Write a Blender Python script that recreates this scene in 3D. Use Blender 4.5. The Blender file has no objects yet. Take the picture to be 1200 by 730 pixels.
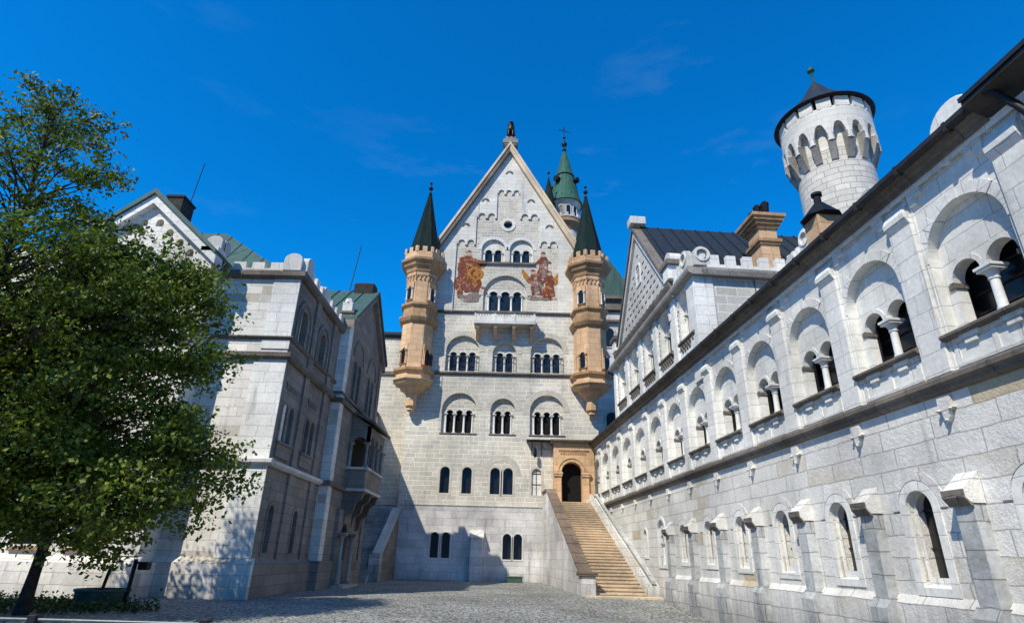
import bpy, bmesh, math, random
from math import sin, cos, pi, radians, sqrt, atan2
from mathutils import Vector, Matrix
from mathutils.geometry import tessellate_polygon
random.seed(7)
COL = bpy.context.scene.collection

# ------------------------------------------------------------------ materials
def new_mat(name):
    m = bpy.data.materials.new(name); m.use_nodes = True
    nt = m.node_tree; nt.nodes.clear()
    out = nt.nodes.new('ShaderNodeOutputMaterial'); b = nt.nodes.new('ShaderNodeBsdfPrincipled')
    nt.links.new(b.outputs[0], out.inputs[0])
    return m, nt, b
class N:
    def __init__(s, nt): s.nt = nt
    def n(s, t, **k):
        o = s.nt.nodes.new('ShaderNode' + t)
        for a, v in k.items(): setattr(o, a, v)
        return o
    def l(s, a, b): s.nt.links.new(a, b)
    def math(s, op, a, b=None, c=None, clamp=False):
        m = s.n('Math', operation=op); m.use_clamp = clamp
        for i, v in enumerate((a, b, c)):
            if v is None: continue
            if isinstance(v, (int, float)): m.inputs[i].default_value = v
            else: s.l(v, m.inputs[i])
        return m.outputs[0]
    def vm(s, op, a, b=None):
        m = s.n('VectorMath', operation=op)
        for i, v in enumerate((a, b)):
            if v is None: continue
            if isinstance(v, tuple): m.inputs[i].default_value = v
            else: s.l(v, m.inputs[i])
        return m.outputs['Value'] if op == 'DOT_PRODUCT' else m.outputs[0]
    def noise(s, vec, scale, detail=4, rough=.6):
        t = s.n('TexNoise'); s.l(vec, t.inputs['Vector']); t.inputs['Scale'].default_value = scale
        t.inputs['Detail'].default_value = detail; t.inputs['Roughness'].default_value = rough
        return t.outputs['Fac']
    def mr(s, v, a, b, c, d):
        m = s.n('MapRange'); s.l(v, m.inputs[0])
        for i, x in enumerate((a, b, c, d)): m.inputs[i+1].default_value = x
        return m.outputs[0]
    def mix(s, f, a, b, mode='MIX'):
        m = s.n('Mix', data_type='RGBA', blend_type=mode)
        if isinstance(f, (int, float)): m.inputs[0].default_value = f
        else: s.l(f, m.inputs[0])
        for i, v in ((6, a), (7, b)):
            if isinstance(v, tuple): m.inputs[i].default_value = (v+(1,))[:4]
            else: s.l(v, m.inputs[i])
        return m.outputs[2]
    def comb(s, x, y, z=0):
        m = s.n('CombineXYZ')
        for i, v in enumerate((x, y, z)):
            if isinstance(v, (int, float)): m.inputs[i].default_value = v
            else: s.l(v, m.inputs[i])
        return m.outputs[0]

def stone(name, c1, c2, mortar, bw=.7, bh=.34, ms=.012, bump=.5, dist=.02, stain=.35, grain=.25, cyl=None,
          patch=None, streak=.35, soot=0.0, rough=.88, low=None):
    m, nt, b = new_mat(name); g = N(nt)
    geo = g.n('NewGeometry')
    P = geo.outputs['Position']; Nn = geo.outputs['True Normal']
    sp = g.n('SeparateXYZ'); g.l(P, sp.inputs[0])
    if cyl:
        tc = g.n('TexCoord'); so = g.n('SeparateXYZ'); g.l(tc.outputs['Object'], so.inputs[0])
        u = g.math('MULTIPLY', g.math('ARCTAN2', so.outputs[1], so.outputs[0]), cyl)
    else:
        T = g.vm('NORMALIZE', g.vm('CROSS_PRODUCT', Nn, (0, 0, 1)))
        u = g.vm('DOT_PRODUCT', P, T)
    v = sp.outputs[2]
    wob = g.math('MULTIPLY', g.math('SUBTRACT', g.noise(P, 1.7, 2), .5), bh*.18)
    uv = g.comb(g.math('ADD', u, wob), g.math('ADD', v, wob), 0)
    br = g.n('TexBrick'); g.l(uv, br.inputs['Vector'])
    br.offset = .5; br.squash = 1.35; br.squash_frequency = 3
    br.inputs['Scale'].default_value = 1; br.inputs['Brick Width'].default_value = bw; br.inputs['Row Height'].default_value = bh
    br.inputs['Mortar Size'].default_value = ms; br.inputs['Mortar Smooth'].default_value = .25; br.inputs['Bias'].default_value = 0
    br.inputs['Color1'].default_value = c1+(1,); br.inputs['Color2'].default_value = c2+(1,); br.inputs['Mortar'].default_value = mortar+(1,)
    col = br.outputs['Color']
    if patch:   # a few blocks of another stone
        vo = g.n('TexBrick'); g.l(uv, vo.inputs['Vector']); vo.offset = .5; vo.squash = 1.35; vo.squash_frequency = 3
        vo.inputs['Scale'].default_value = 1; vo.inputs['Brick Width'].default_value = bw; vo.inputs['Row Height'].default_value = bh
        vo.inputs['Mortar Size'].default_value = 0
        vo.inputs['Color1'].default_value = (0, 0, 0, 1); vo.inputs['Color2'].default_value = (1, 1, 1, 1)
        pf = g.math('MULTIPLY', g.mr(vo.outputs['Color'], .82, .97, 0, 1), g.mr(g.noise(P, .35, 2), .45, .6, 0, 1))
        col = g.mix(g.math('MULTIPLY', pf, .8), col, patch)
    big = g.mr(g.noise(P, .28, 5, .65), .3, .66, 1-stain, 1.14)
    col = g.mix(1, col, g.comb(big, big, g.math('MULTIPLY', big, .985)), 'MULTIPLY')
    gr = g.mr(g.noise(P, 9, 6, .7), .25, .75, 1-grain, 1+grain*.5)
    col = g.mix(1, col, g.comb(gr, gr, gr), 'MULTIPLY')
    sv = g.comb(g.math('MULTIPLY', u, 2.3), g.math('MULTIPLY', v, .22), 3.1)
    st = g.mr(g.noise(sv, 1, 5, .7), .56, .8, 1, 1-streak)
    col = g.mix(1, col, g.comb(st, st, st), 'MULTIPLY')
    if low:   # damp, sooty foot of the wall: (height, darkness)
        lf = g.mr(g.math('ADD', v, g.math('MULTIPLY', g.math('SUBTRACT', g.noise(sv, 1.5, 4), .5), 2.2)), low[0]-.9, low[0], low[1], 1)
        col = g.mix(1, col, g.comb(lf, lf, g.math('MULTIPLY', lf, 1.0)), 'MULTIPLY')
    if soot:
        sf = g.mr(g.noise(g.comb(g.math('MULTIPLY', u, 1.2), g.math('MULTIPLY', v, 1.2), 7), 1.4, 6, .75), .45, .7, 0, soot)
        col = g.mix(sf, col, (.035, .033, .03))
    g.l(col, b.inputs['Base Color'])
    b.inputs['Roughness'].default_value = rough; b.inputs['Specular IOR Level'].default_value = .25
    h = g.math('ADD', g.math('MULTIPLY', g.math('SUBTRACT', 1, br.outputs['Fac']), 1.0), g.math('MULTIPLY', g.noise(P, 14, 5, .7), .55))
    h = g.math('ADD', h, g.math('MULTIPLY', g.noise(P, 45, 3), .2))
    bp = g.n('Bump'); bp.inputs['Strength'].default_value = bump; bp.inputs['Distance'].default_value = dist
    g.l(h, bp.inputs['Height']); g.l(bp.outputs[0], b.inputs['Normal'])
    return m

def plain(name, c, rough=.6, metal=0, var=.2, scale=3, bump=.15, c2=None, spec=.3):
    m, nt, b = new_mat(name); g = N(nt)
    P = g.n('NewGeometry').outputs['Position']
    f = g.noise(P, scale, 5, .65)
    c2 = c2 or tuple(x*(1-var) for x in c)
    col = g.mix(g.mr(f, .35, .65, 0, 1), c, c2)
    g.l(col, b.inputs['Base Color']); b.inputs['Roughness'].default_value = rough; b.inputs['Metallic'].default_value = metal
    b.inputs['Specular IOR Level'].default_value = spec
    if bump:
        bp = g.n('Bump'); bp.inputs['Strength'].default_value = bump; bp.inputs['Distance'].default_value = .02
        g.l(g.noise(P, scale*8, 4), bp.inputs['Height']); g.l(bp.outputs[0], b.inputs['Normal'])
    return m

def standing_seam(name, c, c2, rough=.6, spec=.3):
    """sheet metal with patina streaks"""
    m, nt, b = new_mat(name); g = N(nt)
    P = g.n('NewGeometry').outputs['Position']; sp = g.n('SeparateXYZ'); g.l(P, sp.inputs[0])
    sv = g.comb(g.math('MULTIPLY', sp.outputs[0], 3), g.math('MULTIPLY', sp.outputs[1], 3), g.math('MULTIPLY', sp.outputs[2], .5))
    f = g.mr(g.noise(sv, 1.3, 6, .7), .35, .68, 0, 1)
    g.l(g.mix(f, c, c2), b.inputs['Base Color']); b.inputs['Roughness'].default_value = rough; b.inputs['Specular IOR Level'].default_value = spec
    bp = g.n('Bump'); bp.inputs['Strength'].default_value = .25; bp.inputs['Distance'].default_value = .03
    g.l(g.noise(sv, 2, 4), bp.inputs['Height']); g.l(bp.outputs[0], b.inputs['Normal'])
    return m

M = {}
M['facade'] = stone('facade_blocks', (.73,.68,.57), (.585,.555,.49), (.90,.86,.76), .78, .36, .030, .6, .03, .3, .3, streak=.5)
M['field'] = stone('gable_field_blocks', (.62,.575,.48), (.47,.44,.39), (.80,.76,.66), .62, .30, .022, .5, .03, .2, .25)
M['smooth'] = stone('smooth_ashlar', (.76,.74,.67), (.64,.62,.57), (.45,.43,.39), 1.0, .42, .009, .35, .015, .25, .18, streak=.5)
M['base'] = stone('plinth_ashlar', (.82,.79,.76), (.66,.64,.63), (.42,.40,.38), 1.3, .55, .010, .5, .02, .5, .25, streak=.6, low=(.8,.72))
M['wing'] = stone('wing_ashlar', (.88,.87,.81), (.79,.78,.73), (.50,.50,.47), 1.05, .46, .010, .45, .02, .3, .2, streak=.5)
M['rustic'] = stone('rusticated_blocks', (.84,.82,.76), (.75,.73,.68), (.50,.49,.46), 1.25, .47, .014, 1.0, .055, .3, .2,
                    patch=(.56,.45,.27), streak=.4, low=(.9,.6))
M['butt'] = stone('buttress_blocks', (.62,.63,.62), (.50,.51,.5), (.30,.30,.28), 1.1, .5, .014, .6, .03, .4, .25, streak=.75, soot=.45, low=(.8,.6))
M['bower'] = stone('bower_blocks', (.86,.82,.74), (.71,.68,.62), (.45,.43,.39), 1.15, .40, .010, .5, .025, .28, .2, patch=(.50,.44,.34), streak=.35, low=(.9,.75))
M['tan'] = stone('tan_sandstone', (.80,.53,.31), (.66,.43,.245), (.40,.25,.13), .9, .5, .010, .45, .02, .35, .25, streak=.6)
M['tan_dark'] = stone('tan_sandstone_weathered', (.60,.38,.20), (.46,.29,.155), (.22,.15,.1), .9, .5, .006, .4, .02, .45, .3, streak=.5, soot=.3)
M['cornice'] = stone('weathered_shaded_cornice', (.25,.22,.185), (.19,.165,.14), (.08,.07,.06), 1.1, 3.0, .012, .5, .02, .5, .35, streak=.5, soot=.4)
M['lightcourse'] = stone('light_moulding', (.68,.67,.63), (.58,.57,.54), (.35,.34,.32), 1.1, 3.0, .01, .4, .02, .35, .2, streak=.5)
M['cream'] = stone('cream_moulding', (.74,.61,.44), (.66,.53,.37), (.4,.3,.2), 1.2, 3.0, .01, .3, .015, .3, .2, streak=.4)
M['hallblocks'] = stone('pale_hall_blocks', (.62,.60,.54), (.50,.485,.44), (.80,.78,.72), 1.0, .42, .026, .6, .03, .2, .25, streak=.3)
M['bower_shaded'] = stone('bower_blocks_painted_shade', (.31,.275,.235), (.23,.205,.18), (.13,.12,.105), 1.15, .40, .010, .5, .025, .35, .25, streak=.5)  # bower stone darkened and warmed; the court side's shade is in the colour
M['weathered_light'] = stone('grey_moulding', (.46,.44,.40), (.36,.345,.31), (.15,.14,.12), 1.1, 3.0, .012, .5, .02, .5, .35, streak=.5, soot=.3)
M['soot'] = stone('sooty_brick', (.07,.065,.06), (.045,.042,.04), (.03,.03,.03), .3, .1, .01, .5, .02, .3, .3)
M['column'] = plain('column_stone', (.72,.73,.70), .75, var=.2, scale=4, bump=.2)
M['voussoir'] = plain('arch_stone', (.60,.56,.47), .85, var=.25, scale=2.5, bump=.5)
M['voussoir_w'] = plain('arch_stone_pale', (.72,.735,.71), .85, var=.16, scale=2.0, bump=.4)
M['glass'] = plain('dark_window_glass', (.008,.009,.011), .28, var=.3, scale=.7, bump=0, spec=.6)
M['glass_blue'] = plain('blue_window_glass', (.018,.03,.045), .25, var=.8, scale=1.2, bump=0, spec=.45)
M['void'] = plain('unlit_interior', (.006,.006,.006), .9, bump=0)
M['frame'] = plain('dark_window_frame', (.03,.028,.026), .6, bump=0)
M['green_dark'] = standing_seam('dark_copper', (.005,.015,.015), (.013,.030,.028), .8, .12)
M['green'] = standing_seam('green_copper', (.02,.085,.06), (.055,.16,.115), .7, .2)
M['green_mid'] = standing_seam('grey_green_copper', (.035,.08,.068), (.07,.135,.112))
M['slate'] = standing_seam('dark_blue_roof_sheet', (.012,.018,.027), (.024,.034,.045))
M['black'] = plain('black_iron', (.012,.012,.014), .5, metal=.3, bump=0)
M['iron'] = plain('dark_iron', (.03,.03,.03), .5, metal=.5, bump=0)
M['gutter'] = plain('gutter_sheet', (.055,.05,.045), .5, metal=.3, var=.5, scale=2)
M['bronze'] = plain('dark_bronze', (.035,.03,.02), .45, metal=.6, var=.5, scale=6)
M['step'] = stone('sandy_steps', (.72,.57,.40), (.58,.46,.32), (.34,.27,.19), 1.4, 30, .01, .5, .03, .45, .3, streak=.3, soot=.18)
M['coping'] = stone('brown_coping', (.30,.225,.165), (.22,.165,.12), (.08,.06,.05), 30, .5, .02, .5, .03, .5, .35, soot=.4)
M['galv'] = plain('galvanised_steel', (.16,.18,.18), .5, metal=.7, var=.2)
M['tub'] = plain('green_painted_tub', (.07,.13,.10), .6, var=.5, scale=5)
M['litlines'] = plain('pale_steel', (.5,.5,.48), .5, metal=.4)

def ground_mat():
    m, nt, b = new_mat('cobbled_ground'); g = N(nt)
    P = g.n('NewGeometry').outputs['Position']
    w = g.n('VectorMath', operation='ADD'); g.l(P, w.inputs[0])
    nz = g.n('TexNoise'); g.l(P, nz.inputs['Vector']); nz.inputs['Scale'].default_value = 2
    sc = g.n('VectorMath', operation='SCALE'); g.l(nz.outputs['Color'], sc.inputs[0]); sc.inputs['Scale'].default_value = .1
    g.l(sc.outputs[0], w.inputs[1])
    vo = g.n('TexVoronoi'); vo.feature = 'DISTANCE_TO_EDGE'; g.l(w.outputs[0], vo.inputs['Vector']); vo.inputs['Scale'].default_value = 5.5
    vc = g.n('TexVoronoi'); g.l(w.outputs[0], vc.inputs['Vector']); vc.inputs['Scale'].default_value = 5.5
    sp = g.n('SeparateColor'); g.l(vc.outputs['Color'], sp.inputs[0])
    edge = g.mr(vo.outputs['Distance'], .02, .09, 0, 1)
    base = g.mix(sp.outputs[0], (.46,.465,.43), (.28,.285,.265))
    base = g.mix(g.mr(sp.outputs[1], .8, 1, 0, .5), base, (.30,.24,.17))
    col = g.mix(edge, (.075,.08,.06), base)
    bigf = g.mr(g.noise(P, .25, 5, .7), .35, .7, 1.1, .62)
    col = g.mix(1, col, g.comb(bigf, bigf, bigf), 'MULTIPLY')
    gr = g.mr(g.noise(P, 1.6, 6, .75), .52, .75, 0, .6)
    col = g.mix(gr, col, (.12,.13,.09))
    g.l(col, b.inputs['Base Color']); b.inputs['Roughness'].default_value = .85; b.inputs['Specular IOR Level'].default_value = .3
    bp = g.n('Bump'); bp.inputs['Strength'].default_value = .9; bp.inputs['Distance'].default_value = .05
    g.l(g.math('ADD', edge, g.math('MULTIPLY', g.noise(P, 12, 4), .6)), bp.inputs['Height']); g.l(bp.outputs[0], b.inputs['Normal'])
    return m
M['ground'] = ground_mat()

def leaf_mat(name, a, bcol):
    m, nt, b = new_mat(name); g = N(nt)
    geo = g.n('NewGeometry')
    rnd = geo.outputs['Random Per Island']
    f2 = g.mr(g.noise(geo.outputs['Position'], .9, 3), .35, .65, 0, 1)
    c = g.mix(g.math('MULTIPLY', g.math('ADD', rnd, f2), .5), a, bcol)
    g.l(c, b.inputs['Base Color']); b.inputs['Roughness'].default_value = .55; b.inputs['Specular IOR Level'].default_value = .35
    tr = g.n('BsdfTranslucent'); g.l(g.mix(1, c, (1.5, 1.9, .5), 'MULTIPLY'), tr.inputs[0])
    mx = g.n('MixShader'); mx.inputs[0].default_value = .2
    out = [n for n in nt.nodes if n.type == 'OUTPUT_MATERIAL'][0]
    g.l(b.outputs[0], mx.inputs[1]); g.l(tr.outputs[0], mx.inputs[2]); g.l(mx.outputs[0], out.inputs[0])
    return m
M['leaf'] = leaf_mat('lime_leaves', (.026,.060,.007), (.19,.23,.018))
M['leaf2'] = leaf_mat('darker_leaves', (.028,.048,.012), (.06,.09,.02))
M['bark'] = plain('dark_bark', (.06,.045,.035), .95, var=.5, scale=5, bump=.8)

def mural_mat(name, cols):
    m, nt, b = new_mat(name); g = N(nt)
    P = g.n('NewGeometry').outputs['Position']
    w = g.n('TexNoise'); g.l(P, w.inputs['Vector']); w.inputs['Scale'].default_value = 1.3; w.inputs['Detail'].default_value = 5
    w.inputs['Distortion'].default_value = 1.6
    r = g.n('ValToRGB'); r.color_ramp.interpolation = 'CONSTANT'
    e = r.color_ramp.elements; e[0].color = cols[0]+(1,); e[0].position = 0; e[1].color = cols[1]+(1,); e[1].position = .40
    for i, c in enumerate(cols[2:]):
        x = e.new(.47+.055*i); x.color = c+(1,)
    g.l(w.outputs['Fac'], r.inputs[0]); g.l(r.outputs[0], b.inputs['Base Color']); b.inputs['Roughness'].default_value = .9
    return m
M['mural_a'] = mural_mat('rust_fresco_paint', [(.09,.028,.012),(.24,.058,.014),(.12,.025,.010),(.34,.095,.02),(.42,.22,.10),(.17,.045,.018)])
M['mural_b'] = mural_mat('red_brown_fresco_paint', [(.10,.05,.035),(.21,.05,.022),(.10,.035,.025),(.26,.065,.028),(.38,.22,.14),(.15,.07,.045)])
M['mural_c'] = mural_mat('grey_violet_fresco_paint', [(.17,.13,.12),(.24,.18,.16),(.14,.10,.09),(.30,.24,.2),(.5,.43,.35),(.2,.13,.1)])
M['skin'] = plain('pale_fresco_paint', (.50,.36,.24), .9, var=.2, bump=0)
M['ochre'] = plain('ochre_fresco_paint', (.45,.20,.03), .9, var=.35, scale=3, bump=0)

# ------------------------------------------------------------------ mesh builder
class MB:
    def __init__(s): s.v = []; s.f = []
    def add(s, vs, fs):
        k = len(s.v); s.v += [tuple(p) for p in vs]; s.f += [tuple(i+k for i in q) for q in fs]; return s
    def box(s, x0, x1, y0, y1, z0, z1, M_=None):
        vs = [Vector(p) for p in ((x0,y0,z0),(x1,y0,z0),(x1,y1,z0),(x0,y1,z0),(x0,y0,z1),(x1,y0,z1),(x1,y1,z1),(x0,y1,z1))]
        if M_: vs = [M_ @ p for p in vs]
        return s.add(vs, [(0,3,2,1),(4,5,6,7),(0,1,5,4),(1,2,6,5),(2,3,7,6),(3,0,4,7)])
    def prism(s, poly, a, b, axis='y', M_=None):
        """polygon in the two other axes, extruded from a to b along axis"""
        n = len(poly)
        def P(p, t): return Vector((p[0], t, p[1])) if axis == 'y' else (Vector((t, p[0], p[1])) if axis == 'x' else Vector((p[0], p[1], t)))
        vs = [P(p, a) for p in poly] + [P(p, b) for p in poly]
        if M_: vs = [M_ @ p for p in vs]
        tri = tessellate_polygon([[Vector((p[0], p[1], 0)) for p in poly]])
        fs = [tuple(t) for t in tri] + [tuple(i+n for i in reversed(t)) for t in tri]
        fs += [(i, (i+1) % n, n+(i+1) % n, n+i) for i in range(n)]
        return s.add(vs, fs)
    def plate(s, outer, holes, y0, y1):
        """plate in the xz plane with holes, from depth y0 to y1"""
        loops = [outer]+holes
        flat = [p for l in loops for p in l]; n = len(flat)
        tri = tessellate_polygon([[Vector((p[0], p[1], 0)) for p in l] for l in loops])
        vs = [(p[0], y0, p[1]) for p in flat]+[(p[0], y1, p[1]) for p in flat]
        fs = [tuple(t) for t in tri]+[tuple(i+n for i in reversed(t)) for t in tri]
        k = 0
        for l in loops:
            m = len(l)
            for i in range(m): fs.append((k+i, k+(i+1) % m, n+k+(i+1) % m, n+k+i))
            k += m
        return s.add(vs, fs)
    def lathe(s, prof, cx=0, cy=0, seg=16, rot=0, cap=True):
        vs = []; fs = []
        for r, z in prof:
            for i in range(seg):
                a = rot+2*pi*i/seg; vs.append((cx+r*cos(a), cy+r*sin(a), z))
        for j in range(len(prof)-1):
            for i in range(seg):
                i2 = (i+1) % seg; fs.append((j*seg+i, j*seg+i2, (j+1)*seg+i2, (j+1)*seg+i))
        if cap: fs.append(tuple(reversed(range(seg)))); fs.append(tuple((len(prof)-1)*seg+i for i in range(seg)))
        return s.add(vs, fs)
    def tube(s, pts, rs, seg=8):
        pts = [Vector(p) for p in pts]; n = len(pts)
        if not isinstance(rs, (list, tuple)): rs = [rs]*n
        vs = []; fs = []
        for i, p in enumerate(pts):
            d = (pts[min(i+1, n-1)]-pts[max(i-1, 0)]).normalized()
            a = d.orthogonal().normalized() if abs(d.z) > .95 else d.cross(Vector((0, 0, 1))).normalized()
            if abs(d.z) > .95: a = (Vector((1, 0, 0))-d*d.x).normalized()
            c = d.cross(a)
            for k in range(seg):
                t = 2*pi*k/seg; vs.append(p+(a*cos(t)+c*sin(t))*rs[i])
        for j in range(n-1):
            for k in range(seg):
                k2 = (k+1) % seg; fs.append((j*seg+k, j*seg+k2, (j+1)*seg+k2, (j+1)*seg+k))
        fs.append(tuple(range(seg))); fs.append(tuple((n-1)*seg+k for k in range(seg)))
        return s.add(vs, fs)
    def mesh(s, name, mat, smooth=False, bevel=0):
        me = bpy.data.meshes.new(name); me.from_pydata(s.v, [], s.f)
        bm = bmesh.new(); bm.from_mesh(me); bmesh.ops.recalc_face_normals(bm, faces=bm.faces)
        if bevel:
            bmesh.ops.dissolve_limit(bm, angle_limit=.01, verts=bm.verts, edges=bm.edges)
            es = [e for e in bm.edges if len(e.link_faces) == 2 and e.calc_face_angle(0) > .6]
            bmesh.ops.bevel(bm, geom=es, offset=bevel, segments=1, affect='EDGES', clamp_overlap=True)
        bm.to_mesh(me); bm.free()
        if smooth:
            me.polygons.foreach_set('use_smooth', [True]*len(me.polygons))
            try: me.set_sharp_from_angle(angle=radians(40))
            except Exception: pass
        me.materials.append(M[mat] if isinstance(mat, str) else mat)
        return me

def obj(name, mb, mat, parent=None, loc=(0,0,0), rot=0, smooth=False, bevel=0, kind=None):
    me = mb.mesh(name, mat, smooth, bevel) if isinstance(mb, MB) else mb
    o = bpy.data.objects.new(name, me); COL.objects.link(o)
    o.location = loc; o.rotation_euler = (0, 0, rot)
    if parent: o.parent = parent
    if kind: o['kind'] = kind
    return o
def tag(o, label, cat, group=None):
    o['label'] = label; o['category'] = cat
    if group: o['group'] = group
    return o
def thing(name, label, cat, loc=(0,0,0), rot=0, group=None):
    o = bpy.data.objects.new(name, None); COL.objects.link(o); o.empty_display_size = .5
    o.location = loc; o.rotation_euler = (0, 0, rot)
    return tag(o, label, cat, group)
def dup(o, parent, loc, rot=None):
    c = o.copy(); COL.objects.link(c); c.parent = parent; c.location = loc
    if rot is not None: c.rotation_euler = (0, 0, rot)
    for ch in list(o.children): dup(ch, c, ch.location.copy())
    return c

# ------------------------------------------------------------------ shape helpers
def arch(cx, zb, zs, hw, n=14, pointed=0):
    """outline of an arched opening, spring at zs"""
    pts = [(cx-hw, zb), (cx+hw, zb)]
    for i in range(n+1):
        t = pi*i/n; x = cx+hw*cos(t); z = zs+hw*sin(t)*(1+pointed*sin(t))
        pts.append((x, z))
    return pts
def ring(cx, zs, r0, r1, n=18, a0=0, a1=pi):
    o = [(cx+r1*cos(a0+(a1-a0)*i/n), zs+r1*sin(a0+(a1-a0)*i/n)) for i in range(n+1)]
    i_ = [(cx+r0*cos(a1+(a0-a1)*i/n), zs+r0*sin(a1+(a0-a1)*i/n)) for i in range(n+1)]
    return o+i_
def voussoirs(mb, cx, zs, r0, r1, n, y0, y1, gap=.012):
    for i in range(n):
        a = pi*i/n+gap/r1; b = pi*(i+1)/n-gap/r1; k = 3
        p = [(cx+r1*cos(a+(b-a)*j/k), zs+r1*sin(a+(b-a)*j/k)) for j in range(k+1)]
        p += [(cx+r0*cos(b+(a-b)*j/k), zs+r0*sin(b+(a-b)*j/k)) for j in range(k+1)]
        mb.prism(p, y0+.006*((i*7) % 3), y1)
def column_mb(x, y, z0, z1, r):
    mb = MB(); h = z1-z0
    mb.box(x-r*1.6, x+r*1.6, y-r*1.6, y+r*1.6, z0, z0+r*.8)
    mb.lathe([(r*1.5, z0+r*.8), (r*1.55, z0+r*1.1), (r*1.2, z0+r*1.5), (r*1.25, z0+r*1.8), (r, z0+r*2.2), (r*.92, z1-r*3.2), (r*1.15, z1-r*3.1), (r*1.15, z1-r*2.9), (r*.95, z1-r*2.7), (r*1.6, z1-r*1.2)], x, y, 12)
    mb.box(x-r*1.9, x+r*1.9, y-r*1.9, y+r*1.9, z1-r*1.2, z1-r*.6)
    mb.box(x-r*2.2, x+r*2.2, y-r*2.2, y+r*2.2, z1-r*.6, z1)
    return mb

def arcade_window(parent, x, hw, zb, zs, n, shw, szs, y_t, th, y_p, mat_t, mat_c, pane='glass', r=.09, sill=None, ringw=0, mat_r=None, nv=17, y_r=-.03, rail=False, rot=0, loc=None, muntin=False, margin=.16, inner=None, jambcol=True):
    """wide arch filled by a pierced tympanum on slender columns. Built round x=0 of its own origin."""
    step = (2*hw-2*margin)/n
    cs = [-hw+margin+step*(i+.5) for i in range(n)]
    outer = arch(0, zb, zs, hw-.003, 22)
    # one opening: small arches carried on free columns
    W = cs[-1]+shw
    hole = [(-W, zb+.02), (W, zb+.02)]
    for c in reversed(cs): hole += [(c+shw*cos(pi*i/10), szs+shw*sin(pi*i/10)) for i in range(11)]
    t = MB().plate(outer, [hole], y_t, y_t+th)
    w = obj('window', t, mat_t, parent, loc or (x, 0, 0), rot)
    g = MB().prism(arch(0, zb, zs, hw-.004, 18), y_p, y_p+.03); obj('pane', g, pane, w)
    xs = [(cs[i]+cs[i+1])/2 for i in range(n-1)]
    for cx in xs:
        obj('column', column_mb(cx, y_t+th*.45, zb+.02, szs+.005, r), mat_c, w, smooth=True)
    for c in cs:
        obj('inner_arch', MB().prism(ring(c, szs, shw+.002, shw+.002+min(.13, .46*step-shw+.06), 12), y_t-.025, y_t+.03), inner or mat_t, w)
    for sgn in (-1, 1):
        cx = sgn*(W+.01)
        if jambcol: obj('column', column_mb(cx, y_t-r*.2, zb+.02, szs+.005, r*.8), mat_c, w, smooth=True)
        else: obj('impost', MB().box(min(cx-sgn*.05, cx+sgn*.12), max(cx-sgn*.05, cx+sgn*.12), y_t-.04, y_t+th+.02, szs-.14, szs-.03), 'cornice', w)
    if sill:
        p, z0, z1, ex = sill
        obj('sill', MB().prism([(p, z1-.04), (p, z0+.05), (p+.05, z0), (y_t-.005, z0), (y_t-.005, z1+.04), (p+.06, z1)], -hw-ex, hw+ex, 'x'), 'cornice', w)
    if ringw:
        vb = MB(); voussoirs(vb, 0, zs, hw+.002, hw+ringw, nv, y_r, .1); obj('arch_ring', vb, mat_r or mat_t, w)
    if rail:
        rb = MB(); zr = zb+1.35
        rb.tube([(-hw, y_t-.35, zr), (hw, y_t-.35, zr)], .035, 6); rb.tube([(-hw, y_t-.35, zb+.12), (hw, y_t-.35, zb+.12)], .02, 6)
        k = int(2*hw/.24)
        for i in range(k+1): rb.tube([(-hw+2*hw*i/k, y_t-.35, zb), (-hw+2*hw*i/k, y_t-.35, zr)], .013, 5)
        obj('railing', rb, 'iron', w)
    if muntin:
        fb = MB()
        for c in cs:
            fb.box(c-.02, c+.02, y_p-.05, y_p, zb, szs+shw)
            for q in range(1, 4): fb.box(c-shw-.1, c+shw+.1, y_p-.05, y_p-.002, zb+q*.42-.015, zb+q*.42+.015)
        obj('muntins', fb, 'frame', w)
    return w
def slit_window(parent, x, hw, zb, zs, y_f=-.03, fw=.14, y_p=.45, mat='smooth', rot=0, loc=None, pane='glass', proud=.08):
    """single arched window with a flat stone surround"""
    o = arch(0, zb-fw*.8, zs, hw+fw, 14); h = arch(0, zb, zs, hw-.004, 14)
    w = obj('window', MB().plate(o, [h], y_f, y_f+proud), mat, parent, loc or (x, 0, 0), rot)
    obj('pane', MB().prism(arch(0, zb, zs, hw-.002, 12), y_p, y_p+.02), pane, w)
    fb = MB(); fb.box(-.018, .018, y_p-.04, y_p-.002, zb, zs+hw-.01); fb.box(-hw, hw, y_p-.04, y_p-.004, zs-.02, zs+.02); fb.box(-hw, hw, y_p-.04, y_p-.004, (zb+zs)/2-.015, (zb+zs)/2+.015)
    obj('muntins', fb, 'frame', w)
    return w
def merlon_row(x0, x1, n, z0, z1, y0, y1, axis='x', rail=.12, fill=.55):
    """crenellated parapet: low wall with merlons, open between"""
    mb = MB(); L = (x1-x0)/n; zl = z0+(z1-z0)*.3
    def bx(a, b, c, d):
        if axis == 'x': mb.box(a, b, y0, y1, c, d)
        else: mb.box(y0, y1, a, b, c, d)
    bx(x0, x1, z0, zl)
    for i in range(n):
        a = x0+L*(i+(1-fill)/2); bx(a, a+L*fill, zl, z1)
    return mb

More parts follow.
